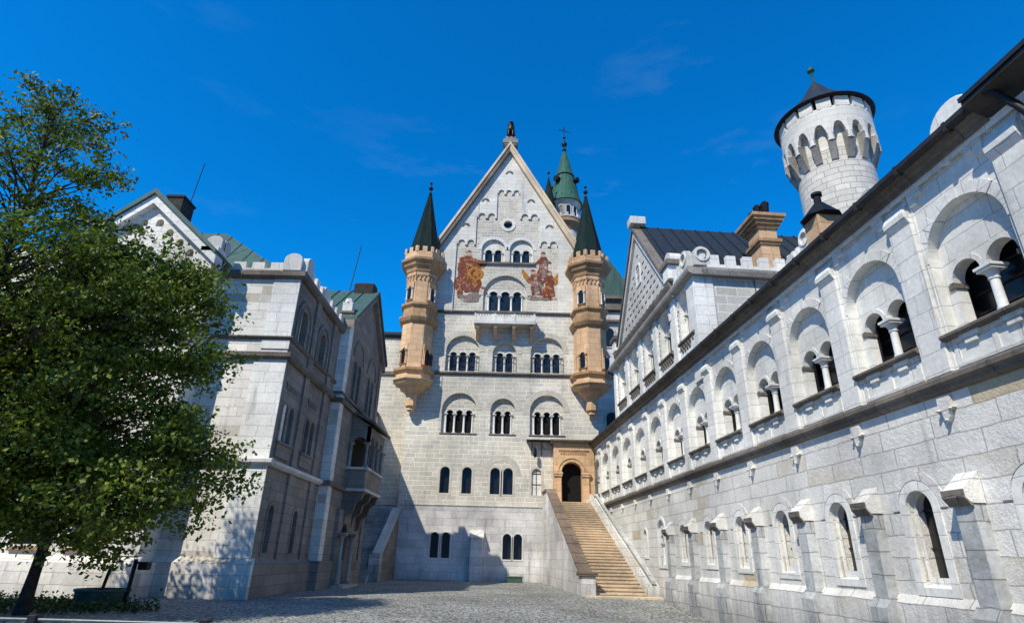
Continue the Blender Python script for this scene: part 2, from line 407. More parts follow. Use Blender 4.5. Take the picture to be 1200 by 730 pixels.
# ------------------------------------------------------------------ ground
WA = radians(-4.2)
WN = Vector((cos(WA), -sin(WA), 0)); WD = Vector((sin(WA), cos(WA), 0))
WROT = atan2(-WD.y, -WD.x)          # local x runs towards the viewer along the wing
def sstep(a, b, x):
    t = max(0, min(1, (x-a)/(b-a))); return t*t*(3-2*t)
def gz(x, y):
    p = Vector((x, y, 0)); s = p.dot(WD); o = p.dot(WN)
    return -.062*max(0, 31-s)*sstep(3.0, 9.3, o) if s > -5 else -.062*36*sstep(3.0, 9.3, o)*max(0, 1+(s+5)/40)
gm = MB(); NX, NY = 110, 110
xs = [-40+80*i/NX for i in range(NX+1)]; ys = [-20+100*i/NY for i in range(NY+1)]
xs = [-3000, -400]+xs+[400, 3000]; ys = [-3000, -400]+ys+[400, 3000]
vs = [(x, y, gz(x, y) if abs(x) < 41 and -21 < y < 81 else 0) for y in ys for x in xs]
w_ = len(xs)
gm.add(vs, [(j*w_+i, j*w_+i+1, (j+1)*w_+i+1, (j+1)*w_+i) for j in range(len(ys)-1) for i in range(w_-1)])
obj('ground', gm, 'ground', smooth=True, kind='structure')

# ------------------------------------------------------------------ central gabled palace
pal = thing('gabled_palace', 'tall cream stone palace front with steep gable, murals and two tan corner turrets', 'building', (-.85, 48, 0))
HW = 8.0
def rake(x): return 40.25-1.76*abs(x)
WB = [(-3.6, 1.45, 3), (.05, 1.03, 2), (3.75, 1.43, 3)]
holes = []
for cx, hw, n in WB:
    holes.append(arch(cx, 16.35, 18.15 if n == 3 else 18.0, hw, 22)); holes.append(arch(cx, 11.05, 12.97 if n == 3 else 13.0, hw, 22))
SW = [(-4.45, 'o'), (-2.68, 'o'), (-.42, 'o'), (.62, 'o'), (2.9, 'b')]
for cx, k in SW: holes.append(arch(cx, 6.28, 7.94, .39, 12))
obj('wall', MB().plate([(-HW, 5.4), (HW, 5.4), (HW, 21.85), (-HW, 21.85)], holes, 0, .6), 'facade', pal)
BW = [-4.9, -4.03, .67, 1.5]
obj('plinth', MB().plate([(-HW-.05, -.3), (HW, -.3), (HW, 5.25), (-HW-.05, 5.25)], [arch(c, 1.55, 3.04, .33, 12) for c in BW], -.12, .6), 'base', pal)
# stepped recessed field of the gable
def scallop(x0, x1, z, n, up=.42):
    """run of small blind arches between x0 and x1 (either direction)"""
    pts = []; L = (x1-x0)/n
    for i in range(n):
        a = x0+L*i; r = abs(L)*.36; c = a+L/2; sg = 1 if L > 0 else -1
        pts += [(c-sg*r, z-.12)] + [(c-sg*r*cos(pi*j/8), z+.1+r*sin(pi*j/8)) for j in range(9)] + [(c+sg*r, z-.12)]
    return pts
A_, B_, C_ = 4.78, 3.02, 1.12
Lp = [(-A_, 22.05), (A_, 22.05), (A_, 28.95)]+scallop(A_, B_+.02, 28.9, 2)[0:]+[(B_, 28.8), (B_, 31.95)]
Lp += scallop(B_-.02, C_+.02, 31.85, 2)+[(C_, 31.75), (C_, 34.75)]+scallop(C_-.02, -C_+.02, 34.65, 3)+[(-C_, 34.75), (-C_, 31.75)]
Lp += scallop(-C_-.02, -B_+.02, 31.85, 2)+[(-B_, 31.95), (-B_, 28.8)]+scallop(-B_-.02, -A_+.02, 28.9, 2)+[(-A_, 28.95)]
small = []
for cx, cz in ((-4.02, 30.75), (-2.25, 33.6), (0, 36.9), (2.2, 33.6), (3.98, 30.75)):
    small.append([(cx-.4, cz-.08), (cx-.4, cz), ]+[(cx-.4*cos(pi*j/8), cz+.4*sin(pi*j/8)) for j in range(1, 8)]+[(cx+.4, cz), (cx+.4, cz-.08), (cx+.2, cz-.08), (cx+.2, cz), (cx, cz+.16), (cx-.2, cz), (cx-.2, cz-.08)])
gout = [(-HW, 22.0), (HW, 22.0), (HW, rake(HW)), (0, rake(0)), (-HW, rake(HW))]
obj('gable_wall', MB().plate(gout, [Lp]+small, -.02, .25), 'smooth', pal)
ocl = [(0+.42*cos(2*pi*i/20), 31.1+.42*sin(2*pi*i/20)) for i in range(20)]
fo = [(-A_-.3, 22.0), (A_+.3, 22.0), (A_+.3, 30), (B_+.3, 30), (B_+.3, 33), (C_+.3, 33), (C_+.3, 36), (-C_-.3, 36), (-C_-.3, 33), (-B_-.3, 33), (-B_-.3, 30), (-A_-.3, 30)]
obj('gable_field', MB().plate(fo, [arch(-1.3, 27.0, 28.35, 1.1, 20), arch(1.34, 27.0, 28.35, 1.1, 20), arch(-.05, 22.02, 23.65, 2.0, 26), ocl], .13, .5), 'field', pal)
for c in small: obj('recess_backing', MB().box(min(p[0] for p in c)-.1, max(p[0] for p in c)+.1, .18, .3, min(p[1] for p in c)-.1, max(p[1] for p in c)+.1), 'field', pal)
mb = MB(); o = [(0+.74*cos(2*pi*i/28), 31.1+.74*sin(2*pi*i/28)) for i in range(28)]
mb.plate(o, [ocl], .06, .16); w = obj('round_window', mb, 'smooth', pal); obj('pane', MB().box(-.5, .5, .40, .42, 30.6, 31.6), 'glass', w)
# body behind
obj('body', MB().prism([(-HW+.02, -.2), (HW-.02, -.2), (HW-.02, rake(HW)-.6), (0, rake(0)-.6), (-HW+.02, rake(HW)-.6)], .64, 27), 'facade', pal)
# raking cornice and roof
for sg in (-1, 1):
    d = Vector((sg*1, 0, -1.76)).normalized(); nrm = Vector((sg*1.76, 0, 1)).normalized()
    p0 = Vector((0, 0, rake(0)-.05)); p1 = Vector((sg*(HW+.15), 0, rake(HW+.15)-.05))
    def q(p, t): v = p+nrm*t; return (v.x, v.z)
    obj('raking_cornice', MB().prism([(0, rake(0)-.05-.75), (p1.x-sg*.0, p1.z-.75), (p1.x, p1.z-.05), (0, rake(0)-.05)], -.42, .3), 'cornice' if sg < 0 else 'cream', pal)  # left rake takes a darker stone, its soffit shade put into the colour
    obj('raking_moulding', MB().prism([(0, rake(0)-.045), (p1.x, p1.z-.045), q(p1, .2), (0, rake(0)+.36)], -.50, .4), 'cream', pal)
    obj('roof', MB().prism([(0, rake(0)+.1), (p1.x, p1.z+.1), (p1.x, p1.z+.35), (0, rake(0)+.5)], .42, 27.3), 'slate', pal)
# string courses
for i, (z0, z1, pr, mt) in enumerate(((21.72, 21.98, .2, 'cornice'), (16.0, 16.26, .2, 'cornice'), (5.27, 5.42, .1, 'lightcourse'))):
    segs = [(-HW, HW)] if i != 0 else [(-HW, -2.7), (2.7, HW)]
    mb = MB()
    for a, b in segs: mb.prism([(-pr, z1-.06), (-pr, z0+.1), (-pr*.4, z0), (.02, z0), (.02, z1), (-pr*.7, z1)], a, b, 'x')
    obj('string_course', mb, mt, pal)
# windows
for cx, hw, n in WB:
    zs = 18.15 if n == 3 else 18.0
    arcade_window(pal, cx, hw, 16.35, zs, n, .33, 17.85, .32, .18, .56, 'field', 'column', 'glass_blue', .085, None, .46, 'voussoir', 21 if n == 3 else 15, rail=True, margin=.2, inner='smooth')
    zs = 12.97 if n == 3 else 13.0
    arcade_window(pal, cx, hw, 11.05, zs, n, .30, 12.72, .30, .2, .56, 'field', 'column', 'void', .09, (-.06, 10.9, 11.05, .08), .46, 'voussoir', 21 if n == 3 else 15, margin=.24, inner='smooth')
w0 = None
for cx, k in SW:
    w = slit_window(pal, cx, .39, 6.28, 7.94, -.02, .17, .16 if k == 'b' else .5, 'voussoir', pane='smooth' if k == 'b' else 'glass')
vb = MB(); voussoirs(vb, .1, 7.75, 1.12, 1.55, 15, -.02, .05); obj('arch_ring', vb, 'voussoir', pal)
w0 = None
for c in BW: slit_window(pal, c, .33, 1.55, 3.04, -.15, .12, .4, 'smooth')
for cx in (-1.3, 1.34):
    arcade_window(pal, cx, 1.1, 27.0, 28.35, 2, .35, 28.1, .36, .12, .55, 'smooth', 'column', 'glass_blue', .075, None, .3, 'voussoir_w', 13, y_r=.09, margin=.18)
obj('string_course', MB().box(-2.6, 2.65, -.05, .3, 26.78, 26.98), 'cornice', pal)
arcade_window(pal, -.05, 2.0, 22.02, 23.65, 3, .42, 23.7, .36, .12, .55, 'field', 'column', 'glass_blue', .1, None, .42, 'voussoir', 23, y_r=.09, margin=.35, inner='smooth')
# balcony
mb = MB(); mb.box(-2.68, 2.68, -1.25, .1, 20.35, 20.62); b = obj('balcony', mb, 'lightcourse', pal)
mb = MB(); mb.box(-2.62, 2.62, -1.2, -1.08, 20.6, 21.35); mb.box(-2.62, -2.5, -1.1, 0, 20.6, 21.35); mb.box(2.5, 2.62, -1.1, 0, 20.6, 21.35)
for i in range(4): mb.box(-2.64+i*1.72, -2.52+i*1.72, -1.25, -1.05, 20.6, 21.5)
obj('parapet', mb, 'smooth', b)
obj('handrail', MB().box(-2.7, 2.7, -1.3, -1.0, 21.35, 21.52), 'cornice', b)
mb = MB()
for k in range(3):
    for j in range(5): mb.box(-2.3+k*1.72+j*.24, -2.2+k*1.72+j*.24, -1.215, -1.2, 21.1, 21.25)
obj('carved_frieze', mb, 'tan_dark', b)
for x in (-2.35, -.8, .8, 2.35):
    obj('console', MB().prism([(-1.05, 20.35), (-1.05, 20.05), (-.75, 19.75), (-.55, 19.5), (-.1, 19.2), (0, 19.1), (0, 20.35)], x-.15, x+.15, 'x'), 'tan', b)
# murals: thin paint layers
def blob(cx, cz, rx, rz, seed, n=64, jag=.22):
    r = random.Random(seed); ph = [r.uniform(0, 6.28) for _ in range(8)]
    out = []
    for i in range(n):
        t = 2*pi*i/n; k = 1+sum(jag/(j+1)*sin((j+2)*t*1.0+ph[j])*(1 if j < 4 else .8) for j in range(8))*.8
        out.append((cx+rx*k*cos(t), cz+rz*k*sin(t)))
    return out
def mural(name, layers):
    base = None
    for i, (bl, mt) in enumerate(layers):
        y = .127-.0022*i
        mb = MB().prism(bl, y, .1295)
        o = obj(name if base is None else 'painted_area', mb, mt, pal if base is None else base)
        base = base or o
def figure(cx, cz, h, seed, robe='mural_b', under='mural_c', lean=0.0, wings=0):
    """robed figure in flat paint: wings, robe, cloak, arms, head"""
    r = random.Random(seed); L = []
    def T(p): return [(cx+(x+lean*z)*h, cz+z*h) for x, z in p]
    for sg in ((-1, 1) if wings == 2 else ((wings,) if wings else ())):
        L.append((T([(sg*.05, .55), (sg*.16, .72), (sg*.36, 1.02), (sg*.40, .86), (sg*.34, .62), (sg*.24, .46), (sg*.08, .42)]), 'ochre'))
    L.append((T([(-.20, 0), (.22, .02), (.19, .2), (.15, .42), (.17, .66), (.10, .80), (-.08, .80), (-.16, .64), (-.13, .40), (-.22, .18)]), robe))
    L.append((T([(-.05, .03), (.12, .05), (.09, .35), (.13, .62), (.02, .70), (-.03, .4)]), under))
    L.append((T([(-.14, .70), (-.30, .52), (-.26, .46), (-.10, .58)]), robe))
    L.append((T([(.12, .70), (.27, .60), (.24, .53), (.08, .58)]), robe))
    L.append((T([(.075*cos(2*pi*i/12), .87+.085*sin(2*pi*i/12)) for i in range(12)]), 'skin'))
    L.append((T([(.085*cos(pi*i/8), .90+.08*sin(pi*i/8)) for i in range(9)]), robe))
    return L
mural('mural', [(blob(-3.45, 24.9, .92, 1.35, 3, jag=.45), 'mural_a'), (blob(-3.3, 26.7, .85, .95, 4, jag=.5), 'mural_a'), (blob(-4.2, 26.3, .32, 1.3, 31, jag=.4), 'mural_b')]
      + figure(-3.75, 25.1, 3.2, 1, 'mural_b', 'mural_a', .05, 0)
      + [(blob(-2.85, 25.8, .72, .68, 9, jag=.08), 'ochre'), (blob(-2.85, 25.8, .50, .47, 19, jag=.08), 'mural_a'), (blob(-2.85, 25.8, .24, .22, 19, jag=.08), 'ochre'),
         (blob(-4.1, 24.3, .38, .8, 22, jag=.4), 'mural_b'), (blob(-3.1, 24.25, .95, .45, 7, jag=.35), 'mural_b'), (blob(-3.25, 23.35, 1.25, .34, 6, jag=.4), 'mural_c')])
mural('mural', [(blob(3.3, 23.45, 1.0, .36, 18, jag=.4), 'mural_c'), (blob(2.85, 24.7, .5, 1.0, 41, jag=.3), 'mural_c'), (blob(3.95, 24.7, .42, .95, 42, jag=.4), 'mural_a')]
      + figure(3.4, 25.4, 2.9, 2, 'mural_b', 'mural_c') + figure(2.8, 23.7, 2.7, 3, 'mural_b', 'mural_c', -.14, -1)
      + figure(3.9, 23.6, 2.7, 4, 'mural_a', 'mural_b', .04, 1))
# small buttress at the foot
b = obj('buttress', MB().box(-2.1, -1.18, -.75, -.1, -.2, 3.0), 'base', pal, bevel=.02)
obj('cap', MB().prism([(-.85, 3.0), (-.85, 3.12), (-.1, 3.6), (-.1, 3.0)], -2.2, -1.08, 'x'), 'smooth', b)
# left extension of the same front
E0, E1 = -11.6, -HW+.4
obj('side_wall', MB().box(E0, E1+.05, 1.9, 14, 5.4, 19.9), 'facade', pal)
obj('side_plinth', MB().box(E0-.05, E1, 1.83, 14, -.2, 5.3), 'base', pal)
obj('string_course', MB().box(E0-.1, E1, 1.74, 1.9, 16.4, 16.7), 'cornice', pal)
obj('parapet_cap', MB().prism([(1.75, 19.9), (1.6, 20.15), (1.6, 20.4), (14, 20.4), (14, 19.9)], E0-.2, E1, 'x'), 'slate', pal)
# portal with round arched door
po = obj('portal', MB().plate([(4.22, 5.55), (7.42, 5.55), (7.42, 10.2), (4.22, 10.2)], [arch(5.62, 5.56, 7.95, .78, 18)], -1.2, .1), 'tan', pal)
obj('doorway', MB().prism(arch(5.62, 5.57, 7.95, .775, 16), -.55, -.5), 'void', po)
mb = MB(); voussoirs(mb, 5.62, 7.95, .80, 1.02, 13, -1.27, -1.15, .004); mb.prism(ring(5.62, 7.95, 1.05, 1.15), -1.32, -1.18); obj('arch_ring', mb, 'tan', po)
for x in (4.55, 6.72): obj('pilaster', MB().box(x-.24, x+.24, -1.38, -1.2, 5.55, 7.6).box(x-.32, x+.32, -1.46, -1.2, 7.6, 7.76).box(x-.36, x+.36, -1.5, -1.2, 7.76, 7.92), 'tan', po, bevel=.015)
mb = MB()
for i in range(11): mb.box(4.75+i*.19, 4.85+i*.19, -1.26, -1.19, 9.35, 9.6)
mb.box(4.6, 7.0, -1.28, -1.2, 9.62, 9.7); obj('frieze', mb, 'tan_dark', po)
obj('roof', MB().prism([(-1.45, 10.2), (-1.6, 10.35), (-1.6, 10.45), (0, 10.7), (0, 10.2)], 4.0, 7.6, 'x'), 'cornice', po)
# thin canopy with bracket and lamp beside the portal
mb = MB(); mb.box(2.05, 4.2, -.9, 0, 10.45, 10.5)
for x in (2.5, 3.3): mb.tube([(x, 0, 9.4), (x, -.75, 10.44)], .03, 6); mb.tube([(x+.3, 0, 9.9), (x, -.3, 10.1)], .02, 6)
cn = obj('canopy', mb, 'iron', pal)
obj('hanging_lamp', MB().lathe([(.03, 9.9), (.12, 9.8), (.16, 9.3), (.1, 9.2), (.02, 9.1)], 2.75, -.55, 8).tube([(2.75, -.55, 9.85), (2.75, -.55, 10.46)], .015, 5), 'black', cn)

# corner turrets
def turret(cx, mirror):
    k = 1/cos(pi/8); R0 = pi/8
    def L(prof): return MB().lathe([(r*k, z) for r, z in prof], 0, 0, 8, R0)
    T = obj('corner_turret', L([(1.42, 15.9), (1.42, 20.1), (1.38, 20.15), (1.38, 24.9)]), 'tan', pal, (cx, -.55, 0), radians(9))
    obj('corbel', L([(.12, 12.55), (.34, 12.7), (.30, 12.85), (.48, 13.0), (.48, 13.9), (.75, 14.2), (1.05, 14.35), (1.15, 14.6), (1.55, 14.75), (1.6, 14.95), (1.78, 15.0), (1.78, 15.2), (1.55, 15.25), (1.55, 15.6)]), 'tan', T)
    obj('corbel', L([(1.56, 15.6), (1.82, 15.75), (1.85, 15.95), (1.5, 16.05)]), 'tan_dark', T)
    obj('band', L([(1.45, 20.0), (1.66, 20.2), (1.8, 20.45), (1.8, 20.62), (1.5, 20.75), (1.48, 21.4), (1.7, 21.65), (1.7, 21.85), (1.4, 22.0)]), 'tan_dark', T)
    obj('cornice', L([(1.4, 24.85), (1.56, 24.9), (1.62, 25.2), (1.85, 25.45), (1.9, 25.65), (2.12, 25.85), (2.15, 26.05), (1.9, 26.15)]), 'tan_dark', T)
    mb = MB()
    for i in range(8):                     # pointed arch frieze below the cornice
        Mx = Matrix.Rotation(pi/4*i, 4, 'Z')
        for j in (-1, 0, 1):
            p = ring(j*.39, 24.35, .13, .19, 8); mb.prism(p, -1.47, -1.36, 'y', Mx); mb.box(j*.39+.14, j*.39+.25, -1.5, -1.36, 24.12, 24.4, Mx)
        mb.box(-.58, .58, -1.49, -1.37, 24.54, 24.9, Mx)
    obj('arch_frieze', mb, 'tan', T)
    mb = MB().lathe([(1.86*k, 26.1), (1.86*k, 26.75), (1.7*k, 26.75), (1.7*k, 26.1)], 0, 0, 8, R0, False)
    for i in range(8):
        Mx = Matrix.Rotation(pi/4*i, 4, 'Z')
        for j in (-.72, 0, .72):
            w = .22 if j == 0 else .14
            mb.box(j-w, j+w, -1.875, -1.69, 26.7, 27.25, Mx)
    obj('battlement', mb, 'tan', T)
    T.scale = (.92, .92, 1)
    sp = obj('spire', L([(1.72, 26.7), (1.45, 27.3), (1.2, 28.5), (.62, 31.3), (.13, 33.9), (.02, 34.1)]), 'green_dark', T)
    mb = MB()
    for i in range(8):
        a = R0+pi/4*i; pr = [(1.72, 26.7), (1.45, 27.3), (1.2, 28.5), (.62, 31.3), (.13, 33.9)]
        mb.tube([(r*k*cos(a), r*k*sin(a), z) for r, z in pr], .035, 5)
        for j in (-.33, .33):
            Mx = Matrix.Rotation(pi/4*i, 4, 'Z'); mb.tube([Mx @ Vector((j*r*.8, -r, z)) for r, z in pr], .022, 4)
    obj('seams', mb, 'green_dark', sp)
    obj('finial', MB().lathe([(.09, 33.7), (.2, 33.95), (.09, 34.1), (.07, 34.3), (.24, 34.5), (.24, 34.62), (.07, 34.8), (.05, 35.0), (.16, 35.1), (.05, 35.3), (.01, 35.5)], 0, 0, 8), 'black', T, smooth=True)
    for a in (-pi/4, pi/4, 0):
        if a == 0: continue
        for zb, zs in ((22.2, 23.25), (16.35, 17.5)):
            w = obj('window', MB().plate([(-.46, zb-.02), (.46, zb-.02), (.46, zs+.62), (-.46, zs+.62)], [arch(0, zb, zs, .26, 12)], -1.52, -1.4), 'tan', T, (0, 0, 0), a)
            obj('pane', MB().prism(arch(0, zb, zs, .258, 12), -1.425, -1.39), 'glass', w)
            for x in (-.33, .33): obj('column', column_mb(x, -1.56, zb, zs+.05, .055), 'column' if zb > 20 else 'tan', w, smooth=True)
            obj('panel', MB().box(-.42, .42, -1.46, -1.38, zb-.75, zb-.25), 'tan_dark', w)
            if zb < 20:
                rb = MB(); rb.box(-.5, .5, -1.75, -1.73, zb, zb+.95)
                if a > 0: obj('glass_screen', rb, 'glass_blue', w)
                mb = MB(); mb.tube([(-.5, -1.78, zb+.98), (.5, -1.78, zb+.98)], .02, 5)
                for q in range(6): mb.tube([(-.5+q*.2, -1.78, zb-.2), (-.5+q*.2, -1.78, zb+.98)], .012, 4)
                obj('railing', mb, 'iron', w)
    return T
turret(-7.6, False); turret(7.45, True)
# seated bronze lion on its pedestal
ped = MB(); ped.box(-.75, .75, -.5, .5, 40.5, 40.8); ped.box(-.5, .5, -.35, .35, 40.8, 41.4)
ped.box(-.62, .62, -.42, .42, 40.3, 40.51); ped.lathe([(.14, 40.79), (.2, 41.0), (.08, 41.25)], -.62, -.1, 8); ped.lathe([(.14, 40.79), (.2, 41.0), (.08, 41.25)], .62, -.1, 8)
obj('apex_pedestal', ped, 'weathered_light', pal, (0, .1, 0))

def skin_mesh(name, verts, edges, radii, mat, levels=2):
    me = bpy.data.meshes.new(name+'_src'); me.from_pydata(verts, edges, []); o = bpy.data.objects.new('tmp', me); COL.objects.link(o)
    sk = o.modifiers.new('s', 'SKIN'); ss = o.modifiers.new('u', 'SUBSURF'); ss.levels = levels; ss.render_levels = levels
    for i, r in enumerate(radii): me.skin_vertices[0].data[i].radius = (r, r)
    me.skin_vertices[0].data[0].use_root = True
    dg = bpy.context.evaluated_depsgraph_get(); ev = o.evaluated_get(dg); m2 = bpy.data.meshes.new_from_object(ev)
    bpy.data.objects.remove(o); m2.materials.clear(); m2.materials.append(M[mat]); m2.name = name
    m2.polygons.foreach_set('use_smooth', [True]*len(m2.polygons)); return m2
lv = [(0, .35, .3), (0, .1, .75), (0, -.1, 1.25), (0, -.2, 1.65), (0, -.45, 1.8), (0, -.62, 1.72),
      (.2, -.25, .85), (.22, -.35, .35), (.22, -.45, .05), (-.2, -.25, .85), (-.22, -.35, .35), (-.22, -.45, .05),
      (.34, .1, .3), (.34, -.2, .08), (-.34, .1, .3), (-.34, -.2, .08), (0, .62, .15), (.3, .7, .3), (.16, -.3, 2.0), (-.16, -.3, 2.0)]
le = [(0, 1), (1, 2), (2, 3), (3, 4), (4, 5), (2, 6), (6, 7), (7, 8), (2, 9), (9, 10), (10, 11), (0, 12), (12, 13), (0, 14), (14, 15), (0, 16), (16, 17), (3, 18), (3, 19)]
lr = [.33, .36, .38, .34, .2, .12, .17, .12, .12, .17, .12, .12, .2, .11, .2, .11, .08, .06, .08, .08]
if not hasattr(bpy.types, 'SkinModifier'): pass
try:
    src = None
    def skin_obj(nm, v, e, r, mat, loc):
        me = bpy.data.meshes.new(nm); me.from_pydata(v, e, []); o = bpy.data.objects.new(nm, me); COL.objects.link(o); o.location = loc
        o.modifiers.new('s', 'SKIN'); u = o.modifiers.new('u', 'SUBSURF'); u.levels = 2; u.render_levels = 2
        bpy.context.view_layer.update()
        for i, q in enumerate(r): me.skin_vertices[0].data[i].radius = (q, q)
        me.skin_vertices[0].data[0].use_root = True
        bpy.context.view_layer.update()
        dg = bpy.context.evaluated_depsgraph_get(); m2 = bpy.data.meshes.new_from_object(o.evaluated_get(dg))
        o.modifiers.clear(); o.data = m2; m2.materials.clear(); m2.materials.append(M[mat])
        m2.polygons.foreach_set('use_smooth', [True]*len(m2.polygons)); return o
    lion = skin_obj('lion_statue', lv, le, lr, 'bronze', (-.85, 48.1, 41.35))
    tag(lion, 'dark bronze statue of a seated lion on the peak of the palace gable', 'statue')
except Exception as ex: print('SKIN', ex)

# ------------------------------------------------------------------ far towers and rear blocks
tw = thing('spired_tower', 'slender white tower with green copper spire and gilt cross behind the palace gable', 'tower', (6.4, 66, 0))
stone_cyl = stone('tower_ring_blocks', (.72,.70,.65), (.6,.58,.54), (.45,.43,.4), .8, .4, .012, .4, .02, .2, .2, cyl=2.0)
obj('shaft', MB().lathe([(1.75, 0), (1.75, 41.2)], 0, 0, 28), stone_cyl, tw, smooth=True)
obj('gallery', MB().lathe([(1.76, 40.6), (2.0, 41.2), (2.35, 41.6), (2.35, 42.2), (2.15, 42.2), (2.15, 41.7)], 0, 0, 28, cap=False), 'tan_dark', tw, smooth=True)
mb = MB()
mb.lathe([(2.42, 42.15), (2.42, 42.3), (2.2, 42.3), (2.2, 42.15)], 0, 0, 28, cap=False)
for i in range(18):
    a = 2*pi*i/18; mb.box(-.17, .17, -2.42, -2.2, 42.2, 42.75, Matrix.Rotation(a, 4, 'Z'))
obj('battlement', mb, 'lightcourse', tw)
obj('lantern_storey', MB().lathe([(1.8, 41.2), (1.8, 44.6), (2.05, 44.9), (2.2, 45.1)], 0, 0, 28), stone_cyl, tw, smooth=True)
for i in range(12):
    a = 2*pi*i/12+.13
    w = obj('window', MB().plate(arch(0, 42.6, 43.9, .36, 10), [arch(0, 42.7, 43.9, .26, 10)], -1.9, -1.74), 'lightcourse', tw, (0, 0, 0), a)
    obj('pane', MB().prism(arch(0, 42.7, 43.9, .255, 10), -1.83, -1.72), 'glass', w)
    w2 = obj('window', MB().plate(arch(0, 37.9, 39.4, .34, 10), [arch(0, 38.0, 39.4, .25, 10)], -1.82, -1.66), 'lightcourse', tw, (0, 0, 0), a+.2)
    obj('pane', MB().prism(arch(0, 38.0, 39.4, .245, 10), -1.79, -1.66), 'glass', w2)
sp = obj('spire', MB().lathe([(2.35, 45.0), (2.3, 45.15), (1.95, 46.2), (1.5, 48.4), (.9, 51.2), (.25, 53.9), (.12, 54.3)], 0, 0, 28), 'green', tw, smooth=True)
mb = MB()
for i in range(20):
    a = 2*pi*i/20; mb.tube([(r*cos(a), r*sin(a), z) for r, z in ((2.3, 45.15), (1.95, 46.2), (1.5, 48.4), (.9, 51.2), (.25, 53.9))], .03, 4)
obj('seams', mb, 'green', sp); obj('band', MB().lathe([(1.28, 49.6), (1.36, 49.65), (1.25, 49.8)], 0, 0, 28), 'green_dark', sp)
for a in (-.75, .95, 2.6, 4.2):
    d = obj('dormer', MB().lathe([(.42, 0), (.42, .8)], 0, 0, 14), 'bronze', sp, (0, 0, 0)); d.rotation_euler = (radians(90), 0, a)
    v = Matrix.Rotation(a, 4, 'Z') @ Vector((0, -1.25, 48.6)); d.location = v
obj('finial', MB().lathe([(.14, 54), (.32, 54.3), (.14, 54.55), (.14, 54.9), (.38, 55.2), (.38, 55.5), (.12, 55.8), (.08, 56.3), (.22, 56.5), (.05, 56.7)], 0, 0, 10), 'bronze', tw, smooth=True)
mb = MB(); mb.tube([(0, 0, 56.6), (0, 0, 58.6)], .05, 6); mb.tube([(-.85, -.3, 57.7), (.85, .3, 57.7)], .045, 6); mb.lathe([(.02, 57.95), (.13, 58.05), (.02, 58.2)], -.0, 0, 6)
obj('cross', mb, 'bronze', tw)
t2 = thing('small_spire', 'little dark green stair spire half hidden left of the green tower', 'tower', (4.0, 63, 0))
obj('shaft', MB().lathe([(.75, 0), (.75, 43.2)], 0, 0, 14), stone_cyl, t2, smooth=True)
obj('spire', MB().lathe([(.95, 43.1), (.4, 45.8), (.06, 47.6)], 0, 0, 12), 'green_dark', t2); obj('finial', MB().lathe([(.05, 47.5), (.05, 48.0), (.2, 48.2), (.04, 48.5)], 0, 0, 8), 'bronze', t2)

rb = thing('rear_wing', 'dark shaded rear wing with ledges seen between turret and gabled hall', 'building', (11.5, 57, 0))
obj('wall', MB().box(-6, 8, 0, 10, 0, 26), 'base', rb)
mb = MB()
for z in (24.8, 26.2, 27.5): mb.box(-6.1, 8, -.35, 0, z, z+.25)
mb.box(-6, 8, 0, 10, 26, 28); obj('ledge', mb, 'cornice', rb)
for x in (-1.6, .6, 2.8):
    for z in (18.5, 22, 13):
        w = obj('window', MB().plate(arch(0, z, z+1.6, .75, 12), [arch(0, z+.1, z+1.6, .6, 12)], -.1, .02), 'lightcourse', rb, (x, 0, 0)); obj('pane', MB().prism(arch(0, z+.1, z+1.6, .59, 12), -.03, .02), 'glass', w)
obj('roof', MB().prism([(-6, 28), (-2.0, 33.6), (1.5, 28.3), (1.5, 28)], 0, 10), 'green_mid', rb)

bl = thing('background_house', 'white building with arched windows in the gap left of the palace', 'building', (-16.5, 55, 0))
obj('wall', MB().plate([(-3, 0), (4.2, 0), (4.2, 20.2), (-3, 20.2)], [arch(2.45, 15.6, 17.6, .5), arch(.6, 15.6, 17.6, .5), arch(2.45, 10.6, 12.6, .5)], 0, 8), 'smooth', bl)
obj('roof', MB().prism([(-3.3, 20.2), (4.5, 20.2), (4.5, 20.6), (.5, 22.6), (-3.3, 20.6)], -.4, 8.2), 'slate', bl)
obj('ledge', MB().box(-3.1, 4.35, -.25, -.003, 14.2, 14.5).box(-3.1, 4.35, -.25, -.003, 18.9, 19.1), 'cornice', bl)
for x, z in ((2.45, 15.6), (.6, 15.6), (2.45, 10.6)): w = obj('window', MB().plate(arch(0, z-.15, z+2, .65), [arch(0, z, z+2, .5)], -.12, -.005), 'smooth', bl, (x, 0, 0)); obj('pane', MB().box(-.5, .5, .3, .34, z, z+2.5), 'glass', w)

# ------------------------------------------------------------------ long arcaded wing on the right
wing = thing('arcaded_wing', 'long pale stone wing with a row of arched twin windows over rough buttressed wall', 'building', tuple(WN*10), WROT)
S0, S1, BAY = 9.75, 47.3, 2.99
bays = [S0+BAY*k for k in range(-2, 13)]
lower = [s for s in [S0+BAY*k for k in range(-2, 7)] if s < 30]
NEAR = 1.0
hl = [arch(-s, 1.28+.026*(s-12.6), 2.86, .40, 14) for s in lower]+[arch(-30.8, 1.5, 3.1, .55, 16), arch(-33.6, 1.9, 3.0, .28, 12)]
obj('lower_wall', MB().plate([(-S1, -2.5), (-NEAR, -2.5), (-NEAR, 5.2), (-S1, 5.2)], hl, 0, .8), 'rustic', wing)
obj('upper_wall', MB().plate([(-S1, 5.205), (-NEAR, 5.205), (-NEAR, 10.3), (-S1, 10.3)], [arch(-s, 6.25, 7.9, 1.02, 22) for s in bays], .06, .56), 'wing', wing)
obj('core', MB().box(-S1, -NEAR, .95, 12, -2.5, 10.1), 'wing', wing)
def prof_x(poly, a, b): return MB().prism(poly, a, b, 'x')
